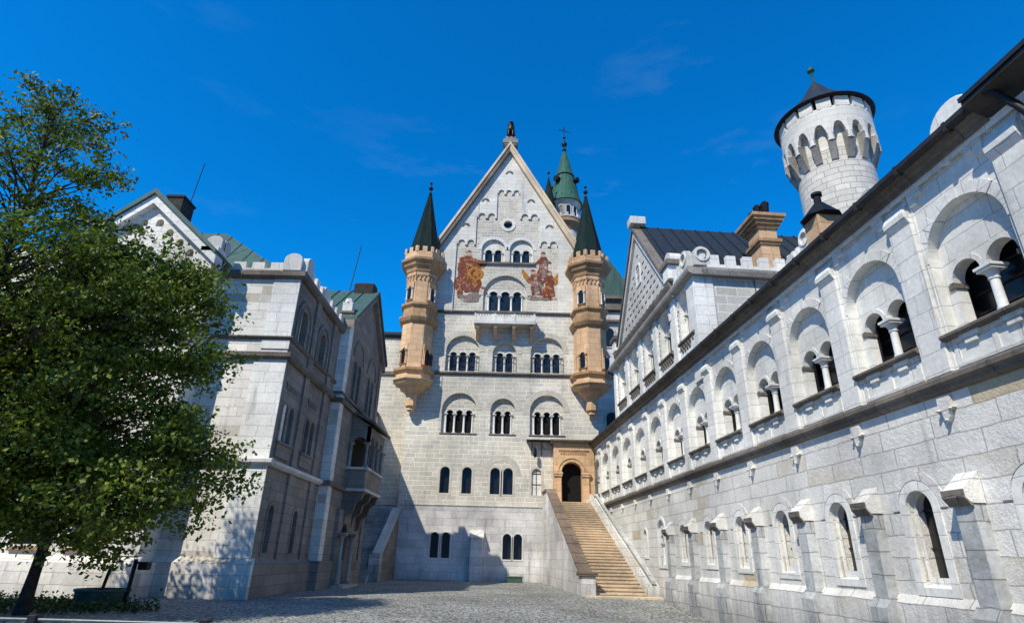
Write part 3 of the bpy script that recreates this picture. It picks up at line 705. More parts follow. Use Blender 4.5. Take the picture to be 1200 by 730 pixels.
obj('plinth', prof_x([(-.16, -2.5), (-.16, .95), (0-.004, 1.12), (.3, 1.12), (.3, -2.5)], -29.5, -NEAR), 'rustic', wing)
obj('string_course', prof_x([(-.22, 5.34), (-.22, 5.25), (-.15, 5.2), (-.13, 5.12), (0, 5.06), (.1, 5.06), (.1, 5.47), (-.03, 5.45), (-.18, 5.38)], -S1, -NEAR), 'cornice', wing)
pil = None
for k in range(-3, 13):
    s = S0+BAY*(k+.5)
    if s > S1-.4 or s < 1.5: continue
    if pil is None:
        mb = MB(); mb.box(-.36, .36, -.03, .12, 5.46, 9.05); mb.prism([(-.03, 9.05), (-.13, 9.22), (-.14, 9.34), (.06, 9.72), (.12, 9.05)], -.36, .36, 'x')
        mb.box(-.44, -.36, .04, .12, 5.46, 9.4); mb.box(.36, .44, .04, .12, 5.46, 9.4)
        pil = obj('pilaster', mb, 'wing', wing, (-s, 0, 0), bevel=.012)
        dup_src = pil
    else: dup(pil, wing, (-s, 0, 0))
win = None
for s in bays:
    if win is None:
        win = arcade_window(wing, -s, 1.02, 6.25, 7.9, 2, .36, 7.36, .30, .26, .80, 'wing', 'column', 'glass', .095, (-.12, 6.1, 6.24, .12), .26, 'wing', 13, y_r=.035, muntin=True, margin=.14, inner='wing', jambcol=False)
        mb = MB()
        for x in (-.5, .5):
            mb.box(x-.24, x+.24, -.03, .07, 6.0, 6.1); mb.box(x-.15, x+.15, -.01, .07, 5.9, 6.0) 
        mb.plate([(-1.0, 5.5), (1.0, 5.5), (1.0, 6.1), (-1.0, 6.1)], [[(-.88, 5.58), (-.06, 5.58), (-.06, 6.02), (-.88, 6.02)], [(.06, 5.58), (.88, 5.58), (.88, 6.02), (.06, 6.02)]], .035, .065)
        obj('apron', mb, 'wing', win)
    else: dup(win, wing, (-s, 0, 0))
# stepped corbel frieze below the eave
mb = MB(); mb.box(-S1, -NEAR, -.04, .1, 9.72, 10.33)
for k in range(-3, 13):
    s = S0+BAY*(k+.5)
    for q in (1, 2): mb.box(-s+.44+(q-1)*.2, -s+.44+q*.2, -.02, .1, 9.72-.16*(3-q), 9.72); mb.box(-s-.44-q*.2, -s-.44-(q-1)*.2, -.02, .1, 9.72-.16*(3-q), 9.72)
obj('frieze', mb, 'wing', wing)
NE = 8.35
obj('cornice', prof_x([(-.03, 9.86), (-.10, 9.84), (-.13, 9.94), (-.22, 9.96), (-.25, 10.04), (-.30, 10.10), (-.30, 10.24), (0, 10.34), (.1, 10.34), (.1, 9.9)], -S1, -NE), 'cornice', wing)
mb = prof_x([(-.31, 10.12), (-.33, 10.06), (-.40, 10.06), (-.44, 10.14), (-.44, 10.25), (-.41, 10.25), (-.41, 10.16), (-.38, 10.11), (-.33, 10.13)], -S1, -NE)
for i in range(26): s = NE+.6+i*1.5; mb.box(-s-.04, -s+.04, -.46, -.28, 10.04, 10.26)
obj('gutter', mb, 'gutter', wing)
obj('roof', prof_x([(-.36, 10.24), (-.36, 10.30), (6.5, 13.1), (6.5, 12.9), (0, 10.35)], -S1, -NE), 'slate', wing)
obj('roof', prof_x([(-.62, 10.2), (-.62, 10.3), (6.5, 13.4), (6.5, 13.2), (0, 10.36)], -NE+.02, -NEAR), 'slate', wing)
obj('end_eave', prof_x([(-.58, 10.1), (-.58, 10.19), (.1, 10.34), (.1, 9.85), (-.3, 9.95)], -NE+.03, -NEAR), 'gutter', wing)
mb = MB(); s = 7.55; mb.tube([(-s-.35, -.48, 10.12), (-s-.25, -.40, 9.98), (-s-.1, -.22, 9.6), (-s, -.18, 9.3), (-s, -.18, 5.5)], .075, 10)
for z in (8.6, 7.2, 6): mb.lathe([(.095, z), (.095, z+.12)], -s, -.18, 10)
obj('downpipe', mb, 'iron', wing, smooth=True)
# buttresses with slanting stained caps, hanging ornaments above
bt = None
for k in range(-3, 7):
    s = S0+BAY*(k+.5)
    if bt is None:
        mb = MB(); mb.box(-.24, .24, -.26, .02, -2.5, 2.84)
        bt = obj('buttress', mb, 'butt', wing, (-s, 0, 0), bevel=.015)
        obj('foot', MB().prism([(-.42, -2.5), (-.42, .82), (-.27, 1.02), (-.1, 1.02), (-.1, -2.5)], -.30, .30, 'x'), 'butt', bt)
        obj('cap', MB().prism([(-.40, 2.96), (-.40, 3.10), (0, 3.46), (.01, 2.85), (-.30, 2.85)], -.27, .27, 'x'), 'rustic', bt)
        obj('stained_edge', MB().prism([(-.44, 2.95), (-.44, 3.10), (-.404, 3.10), (-.404, 2.955), (-.31, 2.84), (-.27, 2.84), (-.27, 2.80), (-.32, 2.80)], -.275, .275, 'x'), 'cornice', bt)
    else: dup(bt, wing, (-s, 0, 0))
orn = None
for k in range(-3, 12):
    s = S0+BAY*(k+.5)
    if orn is None:
        mb = MB(); mb.prism([(-.2, 4.98), (-.2, 4.72), (-.27, 4.66), (-.2, 4.58), (-.12, 4.6), (-.1, 4.42), (-.04, 4.34), (0, 4.3), (.04, 4.34), (.1, 4.42), (.12, 4.6), (.2, 4.58), (.27, 4.66), (.2, 4.72), (.2, 4.98)], -.13, .01)
        for x, z in ((-.2, 4.62), (.2, 4.62), (0, 4.33)): mb.lathe([(.02, z-.05), (.06, z), (.02, z+.05)], x, -.14, 8)
        orn = obj('hanging_ornament', mb, 'rustic', wing, (-s, 0, 1.3)); orn.scale = (.8, .8, .74)
    else: dup(orn, wing, (-s, 0, 1.3))
for s in lower:
    zb = 1.28+.026*(s-12.6)
    w = slit_window(wing, -s, .40, zb, 2.86, -.03, .2, .40, 'wing', proud=.09)
    obj('inner_jamb', MB().plate(arch(0, zb, 2.86, .398, 14), [arch(0, zb+.2, 2.86, .34, 14)], .16, .2), 'wing', w)
    obj('hood', MB().prism(ring(0, 2.86, .62, .82, 16), -.03, .02), 'rustic', w)
    obj('sill', MB().prism([(.0, zb-.02), (.0, zb+.0), (.39, zb+.12), (.39, zb-.02)], -.396, .396, 'x'), 'voussoir_w', w)
w = slit_window(wing, -30.8, .55, 1.5, 3.1, -.05, .16, .5, 'voussoir_w'); 
obj('tympanum', MB().plate(arch(0, 2.5, 3.1, .545, 14), [arch(-.26, 2.51, 2.75, .19, 10), arch(.26, 2.51, 2.75, .19, 10)], .1, .2), 'voussoir_w', w)
obj('column', column_mb(0, .1, 1.5, 2.55, .07), 'column', w, smooth=True)
slit_window(wing, -33.6, .28, 1.9, 3.0, -.04, .12, .4, 'voussoir_w')
for i, (s, y, z, r) in enumerate(((9.15, .1, 10.45, .62), (12.0, .1, 10.35, .40), (15.8, .1, 10.55, .32))):
    pts = [(-r, -.4), (r, -.4)]+[(r*cos(pi*j/14), r*.95*sin(pi*j/14)) for j in range(15)]
    obj('crest_stone', MB().prism(pts, -.12, .2), 'wing' if i == 0 else 'lightcourse', wing, (-s, y, z), bevel=.02)
ln = obj('roof_vent', MB().box(-.42, .42, -.42, .42, 10.6, 12.9), 'tan', wing, (-16.7, 2, 0), bevel=.02)
obj('cap', MB().lathe([(.62, 12.85), (.7, 12.9), (.6, 13.0), (.2, 13.5), (.16, 13.55)], 0, 0, 8, pi/8), 'black', ln)
obj('flue', MB().lathe([(.13, 13.4), (.13, 13.85), (.19, 13.87), (.19, 13.97), (.13, 14.0)], 0, 0, 10), 'black', ln)

# ------------------------------------------------------------------ gabled hall rising above the wing
hall = thing('gabled_hall', 'tall pale hall with patterned gable and dark blue roof rising behind the wing eave', 'building', tuple(WN*10), WROT)
hb = [24.85, 27.84, 30.83, 33.82, 36.81]
HS0, HS1 = 23.5, 39.0
obj('front_wall', MB().plate([(-HS1, 9.5), (-HS0-.02, 9.5), (-HS0-.02, 14.0), (-HS1, 14.0)], [arch(-s, 11.42, 13.05, .78, 18) for s in hb], 0.02, .6), 'wing', hall)
obj('body', MB().box(-HS1, -HS0-.31, .62, 13, 9, 14.0), 'hallblocks', hall)
obj('near_wall', MB().box(-HS0-.3, -HS0+.0, .7, 4.7, 9, 14.0), 'hallblocks', hall)
obj('lightning_cable', MB().tube([(-HS0+.03, 2.9, 9.6), (-HS0+.03, 2.9, 13.9)], .02, 5), 'iron', hall)
obj('corner_quoin', MB().box(-HS0-.9, -HS0+.05, -.06, .9, 9, 13.95), 'wing', hall, bevel=.02)
win = None
for s in hb:
    if win is None:
        win = arcade_window(hall, -s, .78, 11.42, 13.05, 2, .25, 12.75, .3, .12, .48, 'wing', 'column', 'glass', .07, (-.14, 11.22, 11.4, .25), .2, 'voussoir_w', 11, y_r=-.03, margin=.14)
        mb = MB()
        for i in range(6): mb.prism([(-.1, 11.2), (-.1, 11.05), (0, 10.85), (.03, 10.85), (.03, 11.2)], -.8+i*.3, -.68+i*.3, 'x')
        obj('brackets', mb, 'cornice', win); obj('roundel', MB().lathe([(.13, 0), (.13, .04)], 0, 0, 12), 'glass', win, (0, 0, 0))
        r_ = [c for c in win.children if c.name.startswith('roundel')][0]; r_.location = (0, .3, 13.3); r_.rotation_euler = (radians(90), 0, 0)
        mb = MB()
        for i in range(9):
            for sx in (-1, 1): mb.box(sx*1.02-.03, sx*1.02+.03, -.0, .03, 11.5+i*.27, 11.6+i*.27)
        obj('dentils', mb, 'cornice', win)
    else: dup(win, hall, (-s, 0, 0))
for i, s in enumerate((26.35, 29.34, 32.33, 35.32, 38.4)): obj('pilaster', MB().box(-s-.3, -s+.3, -.08, .05, 9.5, 14.0), 'wing', hall, bevel=.02)
GC, GH = 31.4, 5.35
obj('cornice', prof_x([(-.32, 14.0), (-.36, 14.12), (-.36, 14.25), (.3, 14.25), (.3, 13.9), (-.1, 13.9)], -HS1, -HS0+.3), 'weathered_light', hall)
mb = MB(); mb.prism([(.02, 13.9), (.3, 13.9), (.36, 14.12), (.36, 14.25), (0, 14.25)], .3, 4.4, 'y', Matrix.Translation((-HS0, 0, 0)))
obj('cornice', mb, 'weathered_light', hall)
def grake(x): return 21.0-(21.0-14.7)/GH*abs(x+GC)
obj('gable_wall', MB().prism([(-GC-GH, 14.25), (-GC+GH, 14.25), (-GC+GH, 14.7), (-GC, 21.0), (-GC-GH, 14.7)], -.1, .4), 'hallblocks', hall)
slot = None                              # rows of small dark slots across the gable
for r in range(10):
    z = 15.0+r*.52
    hwid = (20.2-z)/(21.0-14.7)*GH-.35
    n = int(2*hwid/.66)
    for i in range(n):
        x = -GC-hwid+(i+.5)*2*hwid/n
        if abs(x+GC) < .6 and 16.9 < z < 18.8: continue
        if slot is None: slot = obj('wall_slot', MB().prism([(-.16, 0), (.16, .03), (.16, .11), (-.16, .08)], -.12, -.09), 'soot', hall, (x, 0, z))
        else: dup(slot, hall, (x, 0, z))
slit_window(hall, 0, .35, 17.3, 18.2, -.04, .15, .05, 'voussoir_w', loc=(-GC, -.12, 0), proud=.06)
for sg in (-1, 1):
    e = (-GC+sg*(GH+.35)); ze = grake(e)
    obj('raking_cornice', MB().prism([(-GC, 21.0-.45), (e, ze-.45), (e, ze+.0), (-GC, 21.05)], -.26, .2), 'lightcourse', hall)
    obj('raking_moulding', MB().prism([(-GC, 21.055), (e, ze+.005), (e, ze+.2), (-GC, 21.3)], -.36, .2), 'cornice', hall)
    mb = MB().prism([(-GC, 21.1), (e, ze+.05), (e, ze+.25), (-GC, 21.35)], .21, 12.6)
    nrm = Vector(((21.0-14.7)/GH*sg, 0, 1)).normalized()
    for i in range(15):
        y = .5+i*.82; mb.box(0, 1, 0, 1, 0, 1, Matrix(((e+GC, 0, nrm.x*.07, -GC), (0, .045, 0, y), (ze-21.05, 0, nrm.z*.07, 21.35), (0, 0, 0, 1))))
    obj('roof', mb, 'slate', hall)
obj('gable_base_course', prof_x([(-.36, 14.28), (-.42, 14.5), (-.42, 14.65), (0, 14.7), (.05, 14.28)], -GC-GH-.4, -GC+GH+.4), 'cornice', hall)
obj('apex_block', MB().box(-GC-.4, -GC+.4, -.5, .5, 21.35, 21.9), 'lightcourse', hall, bevel=.03)
for sx in (-1, 1):
    x = -GC+sx*(GH+.2); b = obj('kneeler', MB().box(x-.42, x+.42, -.45, .45, 14.72, 15.5), 'wing', hall, bevel=.03)
    pts = [(-.5, 0), (.5, 0)]+[(.5*cos(pi*j/10), .6*sin(pi*j/10)) for j in range(11)]
    obj('crest_stone', MB().prism(pts, -.3, .3), 'lightcourse', b, (x, 0, 15.75)); obj('slab', MB().box(x-.6, x+.6, -.55, .5, 15.5, 15.75), 'cornice', b)
obj('battlement', merlon_row(-GC+GH+.7, -HS0-.5, 3, 14.25, 14.95, -.28, -.02), 'wing', hall)
obj('battlement', merlon_row(-HS1, -GC-GH-.7, 3, 14.25, 14.95, -.28, -.02), 'wing', hall)
obj('battlement', merlon_row(.6, 4.6, 5, 14.25, 14.95, -HS0+.02, -HS0+.28, 'y'), 'wing', hall)
def ringstone(parent, loc, rot, r=.42):
    pts = [(-r, -.55), (r, -.55)]+[(r*cos(pi*j/14), r*sin(pi*j/14)) for j in range(15)]
    h = [(.25*cos(2*pi*j/14), .25*sin(2*pi*j/14)) for j in range(14)]
    o = obj('ring_stone', MB().plate(pts, [h], -.13, .13), 'lightcourse', parent, loc, rot, bevel=.0)
    obj('boss', MB().prism([(.2*cos(2*pi*j/14), .2*sin(2*pi*j/14)) for j in range(14)], -.06, .06), 'wing', o)
    obj('rim', MB().plate([(.36*cos(2*pi*j/18), .36*sin(2*pi*j/18)) for j in range(18)], [[(.27*cos(2*pi*j/18), .27*sin(2*pi*j/18)) for j in range(18)]], -.18, -.12), 'wing', o)
ringstone(hall, (-HS0-.35, -.12, 14.95), 0); ringstone(hall, (-HS0+.14, .42, 14.95), pi/2)
# second block nearer the viewer
B1 = 21.3
obj('side_block', MB().box(-HS0+.3, -B1, 4.72, 14, 9, 14.2), 'wing', hall)
obj('cornice', prof_x([(4.4, 14.0), (4.36, 14.12), (4.36, 14.3), (4.8, 14.3), (4.8, 13.9), (4.6, 13.9)], -HS0+.3, -B1+.3), 'cornice', hall)
obj('cornice', MB().prism([(.02, 13.9), (.3, 13.95), (.36, 14.12), (.36, 14.3), (0, 14.3)], 4.8, 14, 'y', Matrix.Translation((-B1, 0, 0))), 'cornice', hall)
obj('battlement', merlon_row(-HS0+.35, -B1-.4, 4, 14.3, 15.0, 4.45, 4.7), 'wing', hall)
obj('battlement', merlon_row(5.4, 13.8, 10, 14.3, 15.0, -B1+.02, -B1+.28, 'y'), 'wing', hall)
ringstone(hall, (-B1-.2, 4.55, 15.1), 0, .45); ringstone(hall, (-B1+.14, 5.1, 15.1), pi/2, .45)
# sandstone chimney
ch = obj('chimney', MB().box(-.62, .62, -.5, .5, 14.5, 19.0), 'tan', hall, (-27.0, 5.7, 0))
mb = MB()
for z, e in ((17.6, .08), (17.75, .16), (18.6, .1), (18.8, .22), (19.0, .34), (19.2, .44)): mb.box(-.62-e, .62+e, -.5-e, .5+e, z, z+.18)
obj('crown', mb, 'tan_dark', ch)
for x, y in ((-.5, -.1), (-.1, .1), (.2, -.15), (.6, .1)): obj('chimney_pot', MB().lathe([(.2, 19.35), (.16, 19.6), (.2, 19.9), (.24, 20.2), (.12, 20.35)], x, y, 10), 'black', ch)

# ------------------------------------------------------------------ round tower
rt = thing('round_tower', 'round white tower with overhanging battlements and dark conical roof above the wing', 'tower', (21.15, 32.0, -.35))
rcyl = stone('round_tower_blocks', (.70,.67,.60), (.58,.555,.50), (.30,.28,.25), 1.0, .42, .016, .9, .05, .15, .2, cyl=2.7)
rsm = stone('round_tower_smooth', (.76,.74,.68), (.66,.64,.585), (.40,.38,.35), 1.1, .45, .010, .3, .02, .15, .12, cyl=3.3)
RC, RB = 2.28, 2.82
obj('shaft', MB().lathe([(RC, 0), (RC, 27.0)], 0, 0, 48), rcyl, rt, smooth=True)
obj('crown_wall', MB().lathe([(RC+.02, 26.6), (RC+.02, 28.2), (RB, 28.25), (RB, 29.5), (RB-.35, 29.5), (RB-.35, 28.3)], 0, 0, 48), rsm, rt, smooth=True)
NC = 16
mbw = MB()
for i in range(NC):
    Mx = Matrix.Rotation(2*pi*i/NC+.1, 4, 'Z')
    w = RB*tan_ if False else RB*math.tan(pi/NC)
    outer = [(-w, 26.9), (-w, 28.5), (w, 28.5), (w, 26.9), (w-.17, 26.9)]
    # arch plate panel between corbels
    a = [(-w+.2, 26.9)]+[(-w+.2, 27.6)]+[(-.2, 28.15), (0, 28.3), (.2, 28.15)]+[(w-.2, 27.6), (w-.2, 26.9)]
    mbw.prism([(-w, 26.9), (-w, 28.45), (w, 28.45), (w, 26.9)]+list(reversed(a)), -RB-.0, -RB+.3, 'y', Mx)
obj('arched_corbel_table', mbw, rsm, rt)
for i in range(NC):
    a = 2*pi*(i+.5)/NC+.1
    mb = MB(); mb.prism([(-RC+.05, 25.6), (-RC-.08, 25.75), (-RB-.03, 27.0), (-RB-.03, 27.45), (-RC+.05, 27.6)], -.2, .2, 'x')
    obj('corbel', mb, 'weathered_light', rt, (0, 0, 0), a)
for i in range(NC):
    a = 2*pi*(i+.5)/NC+.1
    w = RB*math.tan(pi/NC)*.76
    obj('merlon', MB().box(-w, w, -RB-.005, -RB+.3, 29.45, 30.25), rsm, rt, (0, 0, 0), a)
obj('eave', MB().lathe([(RB-.4, 30.2), (RB+.28, 30.2), (RB+.34, 30.26), (RB+.28, 30.36), (RB-.3, 30.7), (.5, 30.9)], 0, 0, 48), 'black', rt, smooth=True)
obj('roof', MB().lathe([(RB-.1, 30.6), (RB-.5, 31.1), (1.0, 32.6), (.08, 34.1)], 0, 0, 16), 'slate', rt)
obj('finial', MB().lathe([(.08, 33.9), (.08, 34.9), (.14, 35.0), (.25, 35.1), (.25, 35.3), (.12, 35.4), (.03, 35.6)], 0, 0, 12), 'green', rt, smooth=True)

# ------------------------------------------------------------------ stairs to the portal (same axes as the wing)
st = thing('stone_staircase', 'broad sandy stone stairs climbing to the tan portal beside the wing wall', 'staircase', tuple(WN*10), WROT)
SB, ST, NSTEP, ZT = 31.4, 44.6, 34, 5.55
YL, YR = -3.42, -.78
step = None
for i in range(NSTEP):
    s = SB+(ST-SB)*i/NSTEP; z = ZT*(i+1)/NSTEP
    if step is None:
        step = obj('step', MB().prism([(0, -.6), (0, -.04), (.03, 0), (-.5, 0), (-.5, -.6)][0:0] or [(0.0, -.5), (0.0, -.07), (.045, -.06), (.045, 0), (-.46, 0), (-.46, -.5)], YL, YR, 'y'), 'step', st, (-s, 0, z))
    else: dup(step, st, (-s, 0, z))
obj('landing', MB().box(-47.0, -ST+.01, YL-.5, .0, 4.5, ZT+.006), 'step', st)
obj('infill', MB().prism([(-SB-.5, -.3), (-46.8, -.3), (-46.8, ZT-.3), (-ST, ZT-.4)], YL, YR, 'y'), 'base', st)
def zt(s): return ZT*(s-SB)/(ST-SB)
PH = .75
obj('parapet', MB().prism([(-31.5, -.3), (-46.9, -.3), (-46.9, ZT+PH), (-ST, ZT+PH), (-31.5, zt(31.5)+PH)], -4.03, YL-.0, 'y'), 'base', st)
mb = MB(); n = 14
for i in range(n):
    a = 31.7+(ST-31.7)*i/n; b = 31.7+(ST-31.7)*(i+1)/n-.03
    mb.prism([(-a, zt(a)+PH+.003), (-b, zt(b)+PH+.003), (-b, zt(b)+PH+.13), (-a, zt(a)+PH+.13)], -4.08, YL+.04, 'y')
for i in range(3): mb.box(-ST-.75*(i+1)+.02, -ST-.75*i, -4.12, YL+.06, ZT+PH+.003, ZT+PH+.17)
obj('coping', mb, 'coping', st, bevel=.01)
pd = obj('pedestal', MB().box(-31.75, -31.05, -4.12, YL+.03, -.3, .92), 'base', st, bevel=.02)
obj('cap', MB().box(-31.85, -30.95, -4.22, YL+.12, .92, 1.12), 'coping', pd, bevel=.02)
obj('side_wall', MB().prism([(-SB-.1, -.3), (-46, -.3), (-46, ZT+.35), (-ST, ZT+.35), (-SB-.1, .45)], YR, -.01, 'y'), 'rustic', st)
mb = MB()
for i in range(44):
    a = SB+.3+i*.3; mb.box(-a-.12, -a+.12, YR-.02, YR+.18, zt(a)+.1, zt(a)+.62)
obj('stepped_kerb', mb, 'rustic', st, bevel=.01)
mb = MB(); mb.prism([(-SB-.2, .62), (-ST, ZT+.55), (-ST, ZT+.68), (-SB-.2, .76)], YR+.35, YR+.55, 'y'); obj('handrail', mb, 'butt', st)
obj('foot_slab', MB().box(-31.38, -30.5, -4.0, -.2, -.3, .07), 'step', st, bevel=.02)

# ------------------------------------------------------------------ stairs on the left, in shade
ls = thing('shaded_staircase', 'dark shaded stone stairs rising left of the palace front', 'staircase', (0, 0, 0))
step = None
for i in range(30):
    y = 40.6+9.1*i/30; z = 5.3*(i+1)/30
    if step is None: step = obj('step', MB().prism([(0, -.5), (0, -.05), (-.03, -.04), (-.03, 0), (.36, 0), (.36, -.5)], -11.5, -9.1, 'x'), 'butt', ls, (0, y, z))
    else: dup(step, ls, (0, y, z))
obj('infill', MB().prism([(41.2, -.3), (49.8, -.3), (49.8, 4.7)], -11.5, -9.1, 'x'), 'butt', ls)
obj('parapet', MB().prism([(42.3, -.3), (47.85, -.3), (47.85, 4.9), (42.3, 1.6)], -9.1, -8.6, 'x'), 'bower_shaded', ls)
obj('coping', MB().prism([(42.2, 1.6), (47.85, 4.92), (47.85, 5.08), (42.2, 1.76)], -9.17, -8.53, 'x'), 'lightcourse', ls)
obj('pedestal', MB().box(-9.25, -8.5, 41.6, 42.3, -.3, 1.7), 'butt', ls, bevel=.02)

# ------------------------------------------------------------------ left building
def window_rot(fn, *a, **k): return fn(*a, **k)
bow = thing('parapeted_house', 'grey stone house block with battlemented parapet and string courses beside the tree', 'building', (-9.85, 24, 0))
Z_C = 13.15
obj('front_wall', MB().box(-12, -.02, 0, 1, -.3, Z_C), 'bower', bow)
obj('body', MB().box(-12, -.8, 1.0, 8, -.3, Z_C), 'bower', bow)
sh = []
LW = [(1.25, 'l'), (4.2, 'l')]
side_holes = []
for y in (1.25, 4.2): side_holes += [arch(y, 1.62, 3.15, .28, 12), arch(y-.38, 5.95, 7.3, .27, 12), arch(y+.38, 5.95, 7.3, .27, 12), arch(y, 10.45, 11.65, .42, 14)]
obj('side_wall', MB().plate([(.02, -.3), (7.0, -.3), (7.0, Z_C), (.02, Z_C)], side_holes, 0, .6), 'bower_shaded', bow, (0, 0, 0), pi/2)
# corner strip, plinth, courses
obj('quoin', MB().box(-1.35, .05, -.06, .0, 1.4, 9.5).box(-1.2, .02, -.05, .0, 9.8, Z_C), 'wing', bow)
obj('plinth', MB().prism([(-.22, -.3), (-.22, 1.2), (0, 1.42), (.02, -.3)], -12, .2, 'x'), 'bower', bow)
obj('plinth', MB().prism([(-.2, -.3), (-.2, 1.2), (0, 1.42), (.02, -.3)], .0, 7.0, 'x', Matrix.Rotation(pi/2, 4, 'Z')), 'bower_shaded', bow)
def course(z0, z1, pr, mt, nm='string_course'):
    pf = [(-pr, z1-.05), (-pr, z0+.1), (-pr*.5, z0), (.02, z0), (.02, z1), (-pr*.6, z1)]
    obj(nm, MB().prism(pf, -12, pr, 'x'), mt, bow); obj(nm, MB().prism(pf, -.0, 7.0, 'x', Matrix.Rotation(pi/2, 4, 'Z')), mt, bow)
course(4.85, 5.12, .26, 'lightcourse'); course(9.3, 9.62, .24, 'cornice'); course(10.2, 10.38, .16, 'cornice'); course(Z_C, Z_C+.38, .26, 'cornice', 'cornice')
obj('battlement', merlon_row(-11.9, -.75, 13, Z_C+.38, Z_C+.82, -.1, .15, fill=.66), 'bower', bow)
obj('battlement', merlon_row(.7, 6.9, 7, Z_C+.38, Z_C+.95, -.15, .1, 'y'), 'bower', bow)
def dome_stone(parent, x, y, z, r=.42, h=.55):
    pts = [(-r, 0), (r, 0)]+[(r*cos(pi*j/12), h+r*sin(pi*j/12)*.8) for j in range(13)]
    o = obj('crest_stone', MB().prism(pts, -.16, .16), 'lightcourse', parent, (x, y, z), bevel=.02); return o
dome_stone(bow, -.42, -.06, Z_C+.38); d = dome_stone(bow, .06, .42, Z_C+.38); d.rotation_euler = (0, 0, pi/2)
d = dome_stone(bow, .0, 3.2, Z_C+.38, .3, .5); d.rotation_euler = (0, 0, pi/2)
for y in (1.25, 4.2):
    w = slit_window(bow, 0, .28, 1.62, 3.15, -.03, .13, .4, 'bower_shaded', rot=pi/2, loc=(0, y, 0))
    for q in (-.38, .38): w = slit_window(bow, 0, .27, 5.95, 7.3, -.03, .1, .4, 'bower_shaded', rot=pi/2, loc=(0, y+q, 0))
    obj('apron', MB().box(-.8, .8, -.1, .0, 5.3, 5.85).prism([(-.18, 5.85), (-.18, 5.93), (0, 5.95), (0, 5.85)], -.85, .85, 'x'), 'bower_shaded', bow, (0, y, 0), pi/2)
    mb = MB()
    for i in range(7): mb.box(-.7+i*.2, -.6+i*.2, -.07, 0, 8.2, 8.4)
    mb.box(-.75, .75, -.05, 0, 8.4, 8.5); obj('dentils', mb, 'bower_shaded', bow, (0, y, 0), pi/2)
    w = slit_window(bow, 0, .42, 10.45, 11.65, -.03, .12, .4, 'bower_shaded', rot=pi/2, loc=(0, y, 0)); obj('hood', MB().prism(ring(0, 11.55, .8, .95, 16), -.08, .02).box(-.95, -.8, -.08, .02, 10.4, 11.55).box(.8, .95, -.08, .02, 10.4, 11.55), 'bower_shaded', w)
for y in (2.75, 5.7): obj('pilaster', MB().box(-.3, .3, -.1, 0, -.3, 4.85).box(-.3, .3, -.1, 0, 5.12, 9.3).box(-.28, .28, -.1, 0, 9.62, Z_C), 'bower_shaded', bow, (0, y, 0), pi/2)
# hipped copper roof
mb = MB(); mb.add([(-12, .6, 13.4), (-.4, .6, 13.4), (-.4, 7.2, 13.4), (-12, 7.2, 13.4), (-6.3, 4.2, 17.9), (-12, 4.2, 17.9)], [(0, 1, 4, 5), (1, 2, 4), (2, 3, 5, 4), (0, 5, 3), (0, 3, 2, 1)])
for i in range(12):
    x = -11.5+i*.95; t = min(1, (-.4-x)/5.9); mb.tube([(x, .6, 13.42), (x, .6+3.6*t, 13.42+4.5*t)], .035, 4)
obj('roof', mb, 'green_mid', bow)
obj('waterspout', MB().tube([(-3.6, .1, 13.3), (-3.3, -1.1, 13.25), (-3.28, -1.2, 13.1)], .05, 6), 'iron', bow)

gl = thing('gabled_front_block', 'pale stone block with scalloped gable and dark chimney behind the leafy tree', 'building', (-16.58, 22.8, -.06))
gl.scale = (1.036, 1.0, 1.036)
def g2(x): return 16.1-.88*abs(x)
gz_ = []
for i in range(5):
    for sg in (-1, 1):
        x = sg*(.35+i*.55); z = g2(x)-1.05
        gz_.append([(x-.17, z-.12)]+[(x+.17*cos(pi-pi*j/8), z+.05+.2*sin(pi*j/8)) for j in range(9)]+[(x+.17, z-.12)])
gh = [arch(-.9, 1.7, 4.0, .5, 12), arch(1.0, 1.7, 4.0, .5, 12), arch(0, 10.6, 12.2, .8, 16)]
obj('front_wall', MB().plate([(-6.5, -.3), (3.05, -.3), (3.05, g2(3.05)), (0, g2(0)), (-3.05, g2(3.05)), (-6.5, 13.2)], gz_+gh, 0, .3), 'bower', gl)
obj('body', MB().prism([(-6.5, -.3), (3.03, -.3), (3.03, 13.3), (0, 15.9), (-3.03, 13.3), (-6.5, 13.1)], .32, 9), 'bower', gl)
obj('quoin', MB().box(2.2, 3.1, -.05, 0, 1.4, 13.3), 'wing', gl)
obj('plinth', MB().prism([(-.22, -.3), (-.22, 1.15), (0, 1.38), (.02, -.3)], -6.5, 3.25, 'x').box(3.05, 3.25, 0, 2, -.3, 1.2), 'bower', gl)
obj('string_course', MB().box(-6.5, 3.15, -.18, .0, 5.0, 5.2).box(-6.5, 3.15, -.18, .0, 9.4, 9.65), 'lightcourse', gl)
for sg in (-1, 1):
    e = sg*3.3
    obj('raking_cornice', MB().prism([(0, 16.1-.45), (e, g2(e)-.45), (e, g2(e)), (0, 16.1)], -.3, .35), 'wing', gl)
    obj('raking_moulding', MB().prism([(0, 16.105), (e, g2(e)+.005), (e, g2(e)+.2), (0, 16.35)], -.42, .35), 'green_mid', gl)
    obj('roof', MB().prism([(0, 16.1), (e, g2(e)), (e, g2(e)+.18), (0, 16.3)], .36, 9), 'green_mid', gl)
obj('chimney', MB().box(-.15, .6, .7, 1.7, 15.2, 16.75).box(-.2, .65, .65, 1.75, 16.6, 16.7), 'soot', gl)
obj('lightning_rod', MB().tube([(.45, 1.5, 16.6), (.62, 1.5, 19.1)], .022, 5), 'iron', gl)
b = obj('kneeler', MB().box(2.6, 3.35, -.3, .5, 13.35, 13.55), 'wing', gl); dm = dome_stone(gl, 3.0, .05, 13.55, .36, .35); dm2 = dome_stone(gl, 3.2, .4, 13.55, .3, .35); dm2.rotation_euler = (0, 0, pi/2)
